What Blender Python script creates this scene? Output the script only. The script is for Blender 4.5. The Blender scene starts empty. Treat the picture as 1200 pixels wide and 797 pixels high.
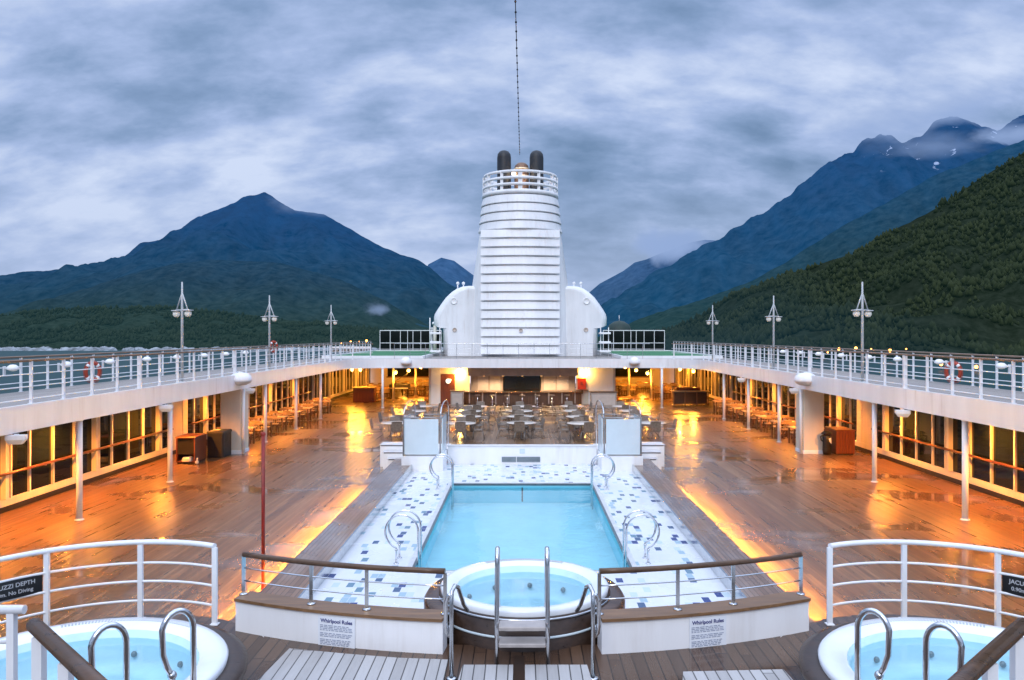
import bpy, math, random
import numpy as np
from mathutils import Vector, noise as mn
random.seed(7)
R = math.radians
PI = math.pi
sc = bpy.context.scene
col = sc.collection
sin, cos = math.sin, math.cos

# ------------------------------------------------------------------ mesh helper
class MB:
    def __init__(s): s.v = []; s.f = []; s.sm = []
    def add(s, vs, fs, smooth=False):
        b = len(s.v); s.v += [tuple(p) for p in vs]
        for f in fs:
            s.f.append(tuple(i + b for i in f)); s.sm.append(smooth)
        return s
    def box(s, x0, x1, y0, y1, z0, z1):
        vs = [(x0,y0,z0),(x1,y0,z0),(x1,y1,z0),(x0,y1,z0),(x0,y0,z1),(x1,y0,z1),(x1,y1,z1),(x0,y1,z1)]
        return s.add(vs, [(3,2,1,0),(4,5,6,7),(0,1,5,4),(1,2,6,5),(2,3,7,6),(3,0,4,7)])
    def rbox(s, x0, x1, y0, y1, z0, z1, b=.02):
        # box with chamfered vertical edges and top edge
        def ring(i, z): return [(x0+i+b,y0+i,z),(x1-i-b,y0+i,z),(x1-i,y0+i+b,z),(x1-i,y1-i-b,z),(x1-i-b,y1-i,z),(x0+i+b,y1-i,z),(x0+i,y1-i-b,z),(x0+i,y0+i+b,z)]
        rs = [ring(0,z0), ring(0,z1-b), ring(b*.6,z1)]
        vs = sum(rs, []); fs = [tuple(range(7,-1,-1)), tuple(range(16,24))]
        for k in range(2):
            for i in range(8):
                j = (i+1) % 8; fs.append((k*8+i, k*8+j, k*8+8+j, k*8+8+i))
        return s.add(vs, fs)
    def tube(s, pts, r, seg=8, closed=False, cap=True):
        P = [Vector(p) for p in pts]; n = len(P)
        rr = r if isinstance(r, (list, tuple)) else [r]*n
        vs = []; fs = []; up = None
        for i in range(n):
            if closed: d = P[(i+1) % n] - P[i-1]
            else: d = P[min(i+1,n-1)] - P[max(i-1,0)]
            d.normalize()
            if up is None:
                up = Vector((0,0,1)) if abs(d.z) < .9 else Vector((0,1,0))
            a = up - d*up.dot(d)
            if a.length < 1e-5: a = d.orthogonal()
            a.normalize(); b = d.cross(a); up = a
            for k in range(seg):
                t = 2*PI*k/seg
                vs.append(P[i] + a*(cos(t)*rr[i]) + b*(sin(t)*rr[i]))
        m = n if closed else n-1
        for i in range(m):
            for k in range(seg):
                k2 = (k+1) % seg; i2 = (i+1) % n
                fs.append((i*seg+k, i*seg+k2, i2*seg+k2, i2*seg+k))
        s.add(vs, fs, True)
        if cap and not closed:
            b0 = len(s.v) - len(vs)
            s.f.append(tuple(b0+k for k in range(seg-1,-1,-1))); s.sm.append(False)
            s.f.append(tuple(b0+(n-1)*seg+k for k in range(seg))); s.sm.append(False)
        return s
    def lathe(s, prof, c=(0,0,0), seg=32, sx=1., sy=1., a0=0., a1=2*PI, smooth=True):
        full = abs(a1-a0-2*PI) < 1e-6
        n = seg if full else seg+1; vs = []; fs = []
        for (r, z) in prof:
            for k in range(n):
                t = a0 + (a1-a0)*k/seg
                vs.append((c[0]+r*sx*cos(t), c[1]+r*sy*sin(t), c[2]+z))
        for i in range(len(prof)-1):
            for k in range(seg):
                k2 = (k+1) % n
                fs.append((i*n+k, i*n+k2, (i+1)*n+k2, (i+1)*n+k))
        return s.add(vs, fs, smooth)
    def disc(s, r, c, seg=32, sx=1., sy=1.):
        return s.add([(c[0]+r*sx*cos(2*PI*k/seg), c[1]+r*sy*sin(2*PI*k/seg), c[2]) for k in range(seg)], [tuple(range(seg))])
    def prism(s, poly, z0, z1):
        n = len(poly)
        vs = [(x,y,z0) for x,y in poly] + [(x,y,z1) for x,y in poly]
        fs = [tuple(range(n-1,-1,-1)), tuple(range(n,2*n))] + [(i,(i+1)%n,n+(i+1)%n,n+i) for i in range(n)]
        return s.add(vs, fs)
    def strip(s, A, B, z0, z1):
        # solid band between two polylines of equal length
        n = len(A); vs = [(x,y,z0) for x,y in A]+[(x,y,z0) for x,y in B]+[(x,y,z1) for x,y in A]+[(x,y,z1) for x,y in B]; fs = []
        for i in range(n-1):
            fs += [(i,n+i,n+i+1,i+1),(2*n+i,2*n+i+1,3*n+i+1,3*n+i),(i,i+1,2*n+i+1,2*n+i),(n+i,3*n+i,3*n+i+1,n+i+1)]
        fs += [(0,2*n,3*n,n),(n-1,2*n-1,4*n-1,3*n-1)]
        return s.add(vs, fs)
    def ball(s, c, r, sx=1, sy=1, sz=1, seg=12, rings=8):
        prof = [(r*sin(PI*i/rings), -r*sz*cos(PI*i/rings)) for i in range(rings+1)]
        return s.lathe(prof, c, seg, sx, sy)
    def build(s, name, m, parent=None, shift=None):
        me = bpy.data.meshes.new(name)
        vs = s.v if shift is None else [(a-shift[0], b-shift[1], c-shift[2]) for a,b,c in s.v]
        me.from_pydata(vs, [], s.f)
        me.polygons.foreach_set('use_smooth', s.sm)
        import bmesh
        bm = bmesh.new(); bm.from_mesh(me); bmesh.ops.recalc_face_normals(bm, faces=bm.faces[:]); bm.to_mesh(me); bm.free()
        if name == 'water' and me.polygons[0].normal.z < 0: me.flip_normals()
        me.materials.append(m)
        o = bpy.data.objects.new(name, me); col.objects.link(o)
        if parent is not None: o.parent = parent
        return o

def thing(name, label, cat, loc=(0,0,0), rz=0., group=None):
    o = bpy.data.objects.new(name, None); col.objects.link(o)
    o.empty_display_size = .2
    o.location = loc; o.rotation_euler = (0,0,rz); o['label'] = label; o['category'] = cat
    if group: o['group'] = group
    return o
def tag(o, label, cat, group=None):
    o['label'] = label; o['category'] = cat
    if group: o['group'] = group
    return o
def struct(o, label=None, kind='structure'):
    o['kind'] = kind
    if label: o['label'] = label
    return o
def dup(root, loc, rz, label=None, group=None):
    r = root.copy(); col.objects.link(r); r.location = loc; r.rotation_euler = (0,0,rz)
    if label: r['label'] = label
    if group: r['group'] = group
    for ch in list(root.children):
        c = ch.copy(); col.objects.link(c); c.parent = r
        for g in list(ch.children):
            d = g.copy(); col.objects.link(d); d.parent = c
    return r
ORD = ['first','second','third','fourth','fifth','sixth','seventh','eighth','ninth','tenth','eleventh','twelfth']

# ------------------------------------------------------------------ materials
class NT:
    def __init__(s, name):
        s.m = bpy.data.materials.new(name); s.m.use_nodes = True
        s.t = s.m.node_tree; s.t.nodes.clear()
        s.out = s.t.nodes.new('ShaderNodeOutputMaterial')
    def n(s, kind, **kw):
        nd = s.t.nodes.new(kind)
        for k, v in kw.items():
            if k.startswith('_'): setattr(nd, k[1:], v)
            else:
                key = int(k[1:]) if k[0] == 'i' and k[1:].isdigit() else k.replace('__', ' ')
                s.set(nd.inputs[key], v)
        return nd
    def set(s, inp, v):
        if isinstance(v, bpy.types.NodeSocket): s.t.links.new(v, inp)
        elif isinstance(v, bpy.types.Node): s.t.links.new(v.outputs[0], inp)
        else:
            if isinstance(v, (tuple, list)) and len(v) == 3 and inp.type == 'RGBA': v = (*v, 1)
            inp.default_value = v
    def math(s, op, a, b=0., c=0.):
        return s.n('ShaderNodeMath', _operation=op, i0=a, i1=b, i2=c).outputs[0]
    def mix(s, f, a, b, blend='MIX'):
        nd = s.n('ShaderNodeMix', _data_type='RGBA', _blend_type=blend)
        s.set(nd.inputs[0], f); s.set(nd.inputs[6], a); s.set(nd.inputs[7], b)
        return nd.outputs[2]
    def ramp(s, f, stops, interp='LINEAR'):
        nd = s.n('ShaderNodeValToRGB'); s.set(nd.inputs[0], f); cr = nd.color_ramp; cr.interpolation = interp
        while len(cr.elements) < len(stops): cr.elements.new(.5)
        for e, (p, c) in zip(cr.elements, stops):
            e.position = p; e.color = (*c, 1) if isinstance(c, (tuple, list)) else (c, c, c, 1)
        return nd.outputs[0]
    def maprange(s, v, a, b, c=0., d=1.):
        nd = s.n('ShaderNodeMapRange'); nd.clamp = True
        for k, x in enumerate((v, a, b, c, d)): s.set(nd.inputs[k], x)
        return nd.outputs[0]
    def noise(s, vec, scale, detail=4., rough=.5, dist=0., dims='3D'):
        return s.n('ShaderNodeTexNoise', _noise_dimensions=dims, Vector=vec, Scale=scale, Detail=detail, Roughness=rough, Distortion=dist).outputs[0]
    def coord(s, scale=(1,1,1), which='Object', rot=(0,0,0)):
        tc = s.n('ShaderNodeTexCoord')
        return s.n('ShaderNodeMapping', Vector=tc.outputs[which], Scale=scale, Rotation=rot).outputs[0]
    def bump(s, h, strength=.3, dist=.02):
        return s.n('ShaderNodeBump', Strength=strength, Distance=dist, Height=h).outputs[0]
    def bsdf(s, **kw):
        b = s.n('ShaderNodeBsdfPrincipled')
        for k, v in kw.items(): s.set(b.inputs[k.replace('__', ' ')], v)
        s.t.links.new(b.outputs[0], s.out.inputs[0]); s.b = b
        return s.m

def paint(name, c, rough=.4, var=.08, scale=3., metal=0., streak=False, bumpy=0., grime=0.):
    t = NT(name); v = t.coord((1,1,.25) if streak else (1,1,1))
    nz = t.noise(v, scale, 5., .6)
    c2 = tuple(x*(1-var*2.2) for x in c); c3 = tuple(min(1, x*(1+var)) for x in c)
    colr = t.ramp(nz, [(.3, c2), (.7, c3)])
    if grime:      # rain streaks and stains running down the paint
        gs = t.noise(t.coord((4,4,.35)), 1.4, 6., .65)
        gb = t.noise(t.coord((1,1,1)), .55, 4., .6)
        colr = t.mix(t.math('MULTIPLY', t.math('MULTIPLY', t.maprange(gs, .5, .78), t.maprange(gb, .4, .65)), grime), colr, (.42,.34,.27))
    kw = dict(Base__Color=colr, Roughness=t.maprange(nz, .2, .8, rough*.8, min(1, rough*1.25)), Metallic=metal)
    if bumpy: kw['Normal'] = t.bump(t.noise(v, scale*12, 3.), bumpy, .01)
    return t.bsdf(**kw)

def wood(name, c, axis='x', rough=.4, scale=1.):
    t = NT(name)
    sv = {'x': (.6,9,9), 'y': (9,.6,9), 'z': (9,9,.6)}[axis]
    v = t.coord(tuple(a*scale for a in sv))
    nz = t.noise(v, 2.2, 6., .65, .4)
    d = tuple(x*.5 for x in c); l = tuple(min(1, x*1.45) for x in c)
    colr = t.ramp(nz, [(.25, d), (.55, c), (.8, l)])
    return t.bsdf(Base__Color=colr, Roughness=t.maprange(nz, .3, .8, rough*.75, rough*1.2), Normal=t.bump(nz, .15, .01))

def planks(name, dark, light, width=.12, length=3.2, seam=.05, wet=(.07,.5), wscale=.28, wth=(.45,.6), puddle_spec=.5, axis=0, grey=None):
    """Laid boards along Y (axis 0): seams between boards, a tone for every board, wet patches of low roughness."""
    t = NT(name); tc = t.n('ShaderNodeTexCoord').outputs['Object']
    sp = t.n('ShaderNodeSeparateXYZ', i0=tc)
    X, Y = (sp.outputs[0], sp.outputs[1]) if axis == 0 else (sp.outputs[1], sp.outputs[0])
    u = t.math('DIVIDE', X, width); iu = t.math('FLOOR', u); fu = t.math('FRACT', u)
    off = t.n('ShaderNodeTexWhiteNoise', _noise_dimensions='1D', W=iu).outputs['Value']
    w = t.math('ADD', t.math('DIVIDE', Y, length), t.math('MULTIPLY', off, 7.3)); iw = t.math('FLOOR', w); fw = t.math('FRACT', w)
    cv = t.n('ShaderNodeCombineXYZ', i0=iu, i1=iw)
    tone = t.n('ShaderNodeTexWhiteNoise', _noise_dimensions='2D', Vector=cv).outputs['Value']
    g = t.noise(t.coord((14,.8,1) if axis == 0 else (.8,14,1)), 2.5, 6., .6)
    mixv = t.math('ADD', t.math('MULTIPLY', tone, .55), t.math('MULTIPLY', g, .5))
    mid = tuple((a+b)/2 for a, b in zip(dark, light))
    c = t.ramp(mixv, [(.12, dark), (.5, mid), (.95, light)])
    wn = t.noise(t.coord((1,.6,1)), wscale, 4., .5, .1)
    wetm = t.maprange(wn, wth[0], wth[1], 0., 1.)
    fine = t.noise(t.coord((3.,.5,1)), 1.6, 4., .6)
    if grey:
        gm = t.maprange(t.noise(t.coord((.9,.4,1)), .55, 5., .6), .5, .68)
        c = t.mix(t.math('MULTIPLY', gm, .6), c, grey)
    c = t.mix(t.math('MULTIPLY', wetm, .22), c, (dark[0]*.8, dark[1]*.8, dark[2]*.8))
    e1 = t.math('LESS_THAN', t.math('ABSOLUTE', t.math('SUBTRACT', fu, .5)), .5-seam)
    e2 = t.math('LESS_THAN', t.math('ABSOLUTE', t.math('SUBTRACT', fw, .5)), .5-seam*width/length)
    e = t.math('MULTIPLY', e1, e2)
    c = t.mix(e, tuple(x*.25 for x in dark), c)
    rg = t.math('ADD', t.maprange(wetm, 0., 1., wet[1], wet[0]), t.math('MULTIPLY', fine, .12))
    h = t.math('ADD', t.math('MULTIPLY', e, .5), t.math('MULTIPLY', g, .12))
    st = t.maprange(wetm, 0., 1., .35, .06)
    return t.bsdf(Base__Color=c, Roughness=rg, Normal=t.bump(h, st, .008), **{'Specular__IOR__Level': puddle_spec})

def emit(name, c, st):
    t = NT(name); e = t.n('ShaderNodeEmission', Color=c, Strength=st)
    t.t.links.new(e.outputs[0], t.out.inputs[0]); return t.m

def lamp_glass(name, c, st, base=(.8,.8,.78)):
    t = NT(name); nz = t.noise(t.coord(), 6., 2.)
    return t.bsdf(Base__Color=base, Roughness=.35, Emission__Color=c, Emission__Strength=t.maprange(nz, 0., 1., st*.8, st*1.2))

WHITE = paint('white_paint', (.88,.88,.89), .38, .04, 1.3, streak=True, grime=.4)
WHITEF = paint('funnel_paint', (.84,.85,.87), .4, .06, .9, streak=True, grime=.45)
RAILW = paint('rail_white_paint', (.82,.83,.85), .35, .03, 5.)
CREAM = paint('cream_panel_paint', (.74,.67,.55), .45, .05, 1.5, streak=True, grime=.35)
CEIL = paint('ceiling_paint', (.76,.72,.64), .6, .03, 1.)
STEEL = paint('brushed_steel', (.62,.64,.66), .22, .1, 8., 1.)
CHROME = paint('polished_steel', (.72,.73,.75), .12, .06, 5., 1.)
TEAKCAP = wood('teak_cap_wood', (.23,.125,.06), 'x', .38)
TEAKRAIL = wood('varnished_rail_wood', (.105,.055,.028), 'x', .33)
TEAKRAILY = wood('varnished_rail_wood_long', (.22,.145,.10), 'y', .35)
REDWOOD = wood('red_brown_cabinet_wood', (.17,.048,.021), 'z', .4)
DARKWOOD = wood('dark_cladding_wood', (.05,.028,.018), 'x', .35)
BARWOOD = wood('bar_counter_wood', (.13,.065,.035), 'z', .4)
BARTOP = wood('bar_top_wood', (.2,.1,.045), 'x', .25)
OAK = wood('table_oak', (.56,.36,.17), 'x', .4)
TAUPE = paint('taupe_panel_paint', (.40,.325,.275), .5, .08, 2.)
TAUPE2 = paint('cabinet_door_paint', (.55,.47,.41), .45, .06, 2.)
WICKER = paint('chair_weave', (.25,.195,.15), .55, .25, 30., bumpy=.5)
CHAIRLEG = paint('chair_leg_metal', (.30,.28,.26), .35, .1, 8., .6)
TABLETOP = paint('pale_table_top', (.58,.51,.44), .22, .08, 5.)
BLACK = paint('black_cover', (.012,.012,.012), .5, .2, 4., bumpy=.3)
SCREENM = paint('screen_black_glass', (.006,.007,.007), .12, .1, 2.)
DGREY = paint('pipe_dark_grey', (.016,.02,.027), .5, .25, 2., streak=True)
BROWNM = paint('vent_brown', (.2,.12,.08), .5, .1, 3.)
ORANGE = paint('lifebuoy_orange', (.42,.05,.02), .5, .12, 6.)
REDP = paint('red_pole_paint', (.24,.016,.010), .4, .12, 6.)
REDB = paint('red_box_paint', (.75,.06,.01), .4, .08, 6.)
TURF = paint('green_turf', (.035,.19,.075), .9, .15, 20., bumpy=.6)
WALKWAY = planks('walkway_boards', (.22,.195,.175), (.36,.325,.295), .1, 2.6, .04, (.3,.6), .3, (.5,.7))
def _maindeck():
    t = NT('wet_teak_deck'); tc = t.n('ShaderNodeTexCoord').outputs['Object']
    sp = t.n('ShaderNodeSeparateXYZ', i0=tc); X, Y = sp.outputs[0], sp.outputs[1]
    u = t.math('DIVIDE', X, .085); iu = t.math('FLOOR', u); fu = t.math('FRACT', u)
    off = t.n('ShaderNodeTexWhiteNoise', _noise_dimensions='1D', W=iu).outputs['Value']
    w = t.math('ADD', t.math('DIVIDE', Y, 4.6), t.math('MULTIPLY', off, 7.3)); iw = t.math('FLOOR', w); fw = t.math('FRACT', w)
    tone = t.n('ShaderNodeTexWhiteNoise', _noise_dimensions='2D', Vector=t.n('ShaderNodeCombineXYZ', i0=iu, i1=iw)).outputs['Value']
    g = t.noise(t.coord((12,.6,1)), 2.2, 6., .6)
    big = t.noise(t.coord((1,.5,1)), .35, 4., .55)
    mixv = t.math('ADD', t.math('ADD', t.math('MULTIPLY', tone, .30), t.math('MULTIPLY', g, .40)), t.math('MULTIPLY', big, .45))
    c = t.ramp(mixv, [(.28, (.075,.033,.013)), (.56, (.158,.078,.031)), (.84, (.30,.17,.083))])
    e1 = t.math('LESS_THAN', t.math('ABSOLUTE', t.math('SUBTRACT', fu, .5)), .46)
    e2 = t.math('LESS_THAN', t.math('ABSOLUTE', t.math('SUBTRACT', fw, .5)), .4985)
    e = t.math('MULTIPLY', e1, e2)
    c = t.mix(e, (.07,.036,.02), c)
    pn = t.noise(t.coord((.75,1.1,1)), .42, 3., .45, .4)
    streak = t.noise(t.coord((6,.35,1)), 1.1, 4., .6)
    pud = t.n('ShaderNodeMapRange', _interpolation_type='SMOOTHERSTEP', i0=pn, i1=.48, i2=.74, i3=0., i4=1.).outputs[0]
    rg = t.math('ADD', t.math('ADD', .19, t.math('MULTIPLY', streak, .20)), t.math('MULTIPLY', tone, .03))
    rg = t.math('MULTIPLY', rg, t.math('SUBTRACT', 1., t.math('MULTIPLY', pud, .68)))
    h = t.math('ADD', t.math('MULTIPLY', e, .3), t.math('MULTIPLY', g, .15))
    cw = t.maprange(pud, 0., 1., .05, .8)
    return t.bsdf(Base__Color=c, Roughness=rg, Normal=t.bump(h, .12, .006), Specular__IOR__Level=.5, Coat__Weight=cw, Coat__Roughness=.07, Coat__IOR=1.6)
MAIND = _maindeck()
PLATD = planks('dark_wet_platform_boards', (.055,.027,.015), (.14,.078,.045), .14, 2.4, .05, (.05,.34), .6, (.42,.6), .5)
DUCK = planks('pale_grey_boards', (.31,.295,.285), (.50,.485,.475), .125, 4., .055, (.15,.5), .6, (.45,.65), grey=(.22,.16,.12))  # pale grey boards with random brown patches
COAM = planks('coaming_teak', (.15,.085,.055), (.27,.165,.11), .09, 3., .05, (.06,.34), .45, (.44,.6), grey=(.42,.38,.37))
GLASSD = None
def _glass():
    t = NT('dark_window_glass'); nz = t.noise(t.coord(), .6, 3.)
    return t.bsdf(Base__Color=t.ramp(nz, [(.3, (.004,.006,.006)), (.7, (.010,.015,.013))]), Roughness=.04, Specular__IOR__Level=.16, Normal=t.bump(nz, .05, .05))
GLASSD = _glass()
def _tiles():
    t = NT('mosaic_pool_tiles'); tc = t.n('ShaderNodeTexCoord').outputs['Object']
    sp = t.n('ShaderNodeSeparateXYZ', i0=tc)
    u = t.math('DIVIDE', sp.outputs[0], .135); v = t.math('DIVIDE', sp.outputs[1], .27)
    iv = t.math('FLOOR', v); off = t.n('ShaderNodeTexWhiteNoise', _noise_dimensions='1D', W=iv).outputs['Value']
    u = t.math('ADD', u, off); iu = t.math('FLOOR', u)
    cv = t.n('ShaderNodeCombineXYZ', i0=iu, i1=iv)
    wn = t.n('ShaderNodeTexWhiteNoise', _noise_dimensions='2D', Vector=cv)
    c = t.ramp(wn.outputs['Value'], [(0, (.022,.045,.19)), (.026, (.05,.10,.20)), (.052, (.13,.24,.32)), (.078, (.34,.48,.56)), (.115, (.54,.65,.70)), (.16, (.69,.72,.76)), (.6, (.71,.735,.77))], 'CONSTANT')
    e1 = t.math('LESS_THAN', t.math('ABSOLUTE', t.math('SUBTRACT', t.math('FRACT', u), .5)), .475)
    e2 = t.math('LESS_THAN', t.math('ABSOLUTE', t.math('SUBTRACT', t.math('FRACT', v), .5)), .48)
    e = t.math('MULTIPLY', e1, e2)
    c = t.mix(e, (.70,.73,.77), c)
    wet = t.noise(t.coord((1,1,1)), .9, 4.)
    return t.bsdf(Base__Color=c, Roughness=t.maprange(wet, .4, .65, .12, .4), Normal=t.bump(e, .2, .004))
TILES = _tiles()
def _basin():
    t = NT('pale_blue_basin'); nz = t.noise(t.coord(), .8, 3.)
    return t.bsdf(Base__Color=t.ramp(nz, [(.3, (.29,.72,.82)), (.7, (.36,.78,.87))]), Roughness=.4)
BASIN = _basin()
def _water(name, tint, ripple, sc_):
    t = NT(name); v = t.coord()
    h = t.math('ADD', t.noise(v, sc_, 3., .5, .5), t.math('MULTIPLY', t.noise(v, sc_*4, 2.), .25))
    nrm = t.bump(h, ripple, .03)
    tr = t.n('ShaderNodeBsdfTransparent', Color=tint)
    gl = t.n('ShaderNodeBsdfGlossy', Color=(1,1,1), Roughness=.06, Normal=nrm)
    fr = t.n('ShaderNodeFresnel', IOR=1.33, Normal=nrm)
    mx = t.n('ShaderNodeMixShader', i0=fr.outputs[0]); t.t.links.new(tr.outputs[0], mx.inputs[1]); t.t.links.new(gl.outputs[0], mx.inputs[2])
    t.t.links.new(mx.outputs[0], t.out.inputs[0]); return t.m
POOLW = _water('clear_pool_water', (.62,.92,.97), .32, 1.3)
TUBW = _water('clear_tub_water', (.85,.96,.99), .10, 2.2)
def _sea():
    t = NT('fjord_sea_water'); v = t.coord((1,1,1))
    h = t.math('ADD', t.noise(v, .06, 5., .6), t.math('MULTIPLY', t.noise(v, .4, 3.), .3))
    return t.bsdf(Base__Color=(.010,.046,.050), Roughness=.45, Specular__IOR__Level=.03, Normal=t.bump(h, .5, 1.2))
SEA = _sea()
PANEL = paint('pale_blue_screen_panel', (.64,.74,.78), .25, .04, 1.)
LAMPGREY = paint('lamp_post_grey_white', (.50,.52,.53), .4, .08, 4.)
FRAMEG = paint('screen_frame_grey', (.33,.32,.31), .35, .1, 6., .4)
GLOBE = lamp_glass('warm_lamp_globe', (1,.60,.16), 5.)
GLOBEB = lamp_glass('bright_wall_lamp_globe', (1,.70,.25), 22.)
SPOTL = lamp_glass('funnel_lamp_glass', (1,.72,.42), 5.)
STRIPL = emit('golden_light_strip', (1,.50,.07), 130.)
LENS = emit('downlight_lens', (1,.52,.16), 6.)
SHORE = emit('orange_shore_lamp', (1,.36,.08), 9.)
FROST = lamp_glass('frosted_lamp_glass', (1,.95,.85), .15, (.6,.6,.58))
# ------------------------------------------------------------------ decks (the ground of the place)
ZU, ZB = 3.146, 2.66          # upper deck surface, ceiling under it
EX = 11.35                    # inner edge of the side walkways
SX = 14.3                     # ship side
YE = 52.4                     # edge of the aft upper deck
def arc(cx, cy, r, a0, a1, n): return [(cx+r*cos(a0+(a1-a0)*i/n), cy+r*sin(a0+(a1-a0)*i/n)) for i in range(n+1)]

mb = MB()      # the deck is open where the pool basin goes down
for a in ((-SX, -3.5, -6, 78), (3.5, SX, -6, 78), (-3.5, 3.5, -6, 10.9), (-3.5, 3.5, 27, 78)): mb.box(*a, -.3, 0)
struct(mb.build('main_deck_floor', MAIND))
mb = MB(); mb.box(-SX-.25, SX+.25, -30, 110, -30, -.34); struct(mb.build('hull', WHITE))
# raised platform in front: its front edge follows the curved wall and the tub railings
def wall_y(x): return 9.16 + 8.6 - math.sqrt(8.6**2 - x*x)
fr = [(-9.0, 6.0)] + [(x, y) for x, y in arc(-4.75, 8.55, 1.98, R(168), R(36), 18)]
fr += [(x, wall_y(x)+.3) for x in np.linspace(-3.3, 3.3, 15)]
fr += [(-x, y) for x, y in reversed(fr[:20])]
mb = MB(); mb.prism([(9, -5.9), (-9, -5.9)] + fr, .004, 1.1); po = mb.build('platform_floor', PLATD); struct(po)
for cx, cy, r in ((-4.54, 7.95, 1.44), (4.56, 7.95, 1.44)):      # wells for the two side tubs
    c_ = MB(); c_.lathe([(0,.3),(r,.3),(r,1.5),(0,1.5)], (cx, cy, 0), 48); cut = c_.build('cut', PLATD)
    md = po.modifiers.new('well', 'BOOLEAN'); md.object = cut; md.operation = 'DIFFERENCE'
    bpy.context.view_layer.update()
    me = bpy.data.meshes.new_from_object(po.evaluated_get(bpy.context.evaluated_depsgraph_get()))
    po.modifiers.clear(); po.data = me; bpy.data.objects.remove(cut)

# upper deck ring: side walkways and the aft deck, with a ceiling and an edge band
inner = [(-EX, 6.0), (-EX, 20), (-EX, 35), (-EX, 49)] + arc(-EX+2.6, 49.6, 2.6, PI, PI/2, 10)[1:] + [(-7.5, YE-.1), (-4, YE-.02), (0, YE)]
inner = inner + [(-x, y) for x, y in reversed(inner[:-1])]
outer = []
for x, y in inner:
    outer.append((-SX-.2 if x < -EX+.01 and y < 49.5 else x*1.0, y))
def band(A, off):
    B = []
    for i, (x, y) in enumerate(A):
        a = A[max(0, i-1)]; b = A[min(len(A)-1, i+1)]
        dx, dy = b[0]-a[0], b[1]-a[1]; l = math.hypot(dx, dy)
        B.append((x - dy/l*off, y + dx/l*off))
    return B
deck_poly_top = [(-SX-.2, 6.0)] + inner + [(SX+.2, 6.0), (SX+.2, 79), (-SX-.2, 79)]
# walkway surface as quads (inner edge to outer side)
mb = MB()
L = [p for p in inner if p[0] <= 0]
def outp(p, i, n):
    return (-SX-.2, p[1]) if p[1] < 49.1 else None
vs = []; 
side = [p for p in inner if p[1] <= 49.01 and p[0] < 0]
for sg in (-1, 1):
    A = [(sg*EX, y) for _, y in side]; B = [(sg*(SX+.2), y) for _, y in side]
    mb.strip(A, B, ZB, ZU)
aft = [p for p in inner if p[1] >= 48.99]
poly = [(-SX-.2, 49.0)] + aft + [(SX+.2, 49.0), (SX+.2, 79), (-SX-.2, 79)]
mb.prism(poly, ZB, ZU)
struct(mb.build('upper_deck_floor', WALKWAY))
ic = band(inner, -.03)   # ceiling lining just under the slab
mb = MB()
for sg in (-1, 1):
    mb.box(min(sg*(EX+.08), sg*SX), max(sg*(EX+.08), sg*SX), 6, 48.9, ZB-.04, ZB-.004)
mb.prism([(-SX, 49.0)] + [(x*.995, y+.09) for x, y in aft] + [(SX, 49.0), (SX, 78.5), (-SX, 78.5)], ZB-.04, ZB-.004)
struct(mb.build('deck_ceiling', CEIL))
e0 = band(inner, -.05); e1 = band(inner, .07)
mb = MB(); mb.strip(e0, e1, ZB-.06, ZU+.05); struct(mb.build('upper_deck_edge_band', WHITE))

# ------------------------------------------------------------------ sea
mb = MB(); mb.disc(30000, (0, 0, -24), 96); struct(mb.build('sea', SEA))

# ------------------------------------------------------------------ support columns and pillars
def column(x, y, label, wide=.077):
    t = thing('support_column', label, 'column', (x, y, 0), group='white columns carrying the upper deck')
    m = MB(); m.tube([(0,0,.0), (0,0,ZB-.06)], wide, 12); m.build('shaft', WHITE, t)
    m = MB(); m.lathe([(.0,.002),(wide*1.5,.002),(wide*1.5,.02),(wide*1.05,.035)], seg=14); m.build('base_plate', WHITE, t)
    m = MB(); m.lathe([(wide*1.02,ZB-.10),(wide*1.25,ZB-.08),(wide*1.25,ZB-.062),(0,ZB-.062)], seg=14); m.build('cap', WHITE, t)
    return t
for side, sg in (('left', -1), ('right', 1)):
    for k, y in enumerate((20.6, 25.9, 35.5, 40.3, 45.2)):
        column(sg*11.46, y, 'slim white column along the %s walkway edge, %s from the near end' % (side, ORD[k]))
    column(sg*9.12, 52.0, 'slim white column at the aft corner of the %s walkway' % side)
    t = thing('box_pillar', 'broad cream box pillar on the %s side with a thin post at its edge' % side, 'pillar', (sg*11.72, 32.4, 0), group='broad box pillars')
    m = MB(); m.rbox(-.42, .42, -.4, .5, .0, ZB-.05, .03); m.build('shaft', CREAM, t)
    m = MB(); m.rbox(-.44, .44, -.42, .52, .002, .14, .02); m.build('plinth', WHITE, t)
    m = MB(); m.tube([(-sg*.50,-.36,0), (-sg*.50,-.36,ZB-.05)], .06, 10); m.build('edge_post', WHITE, t)

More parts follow.
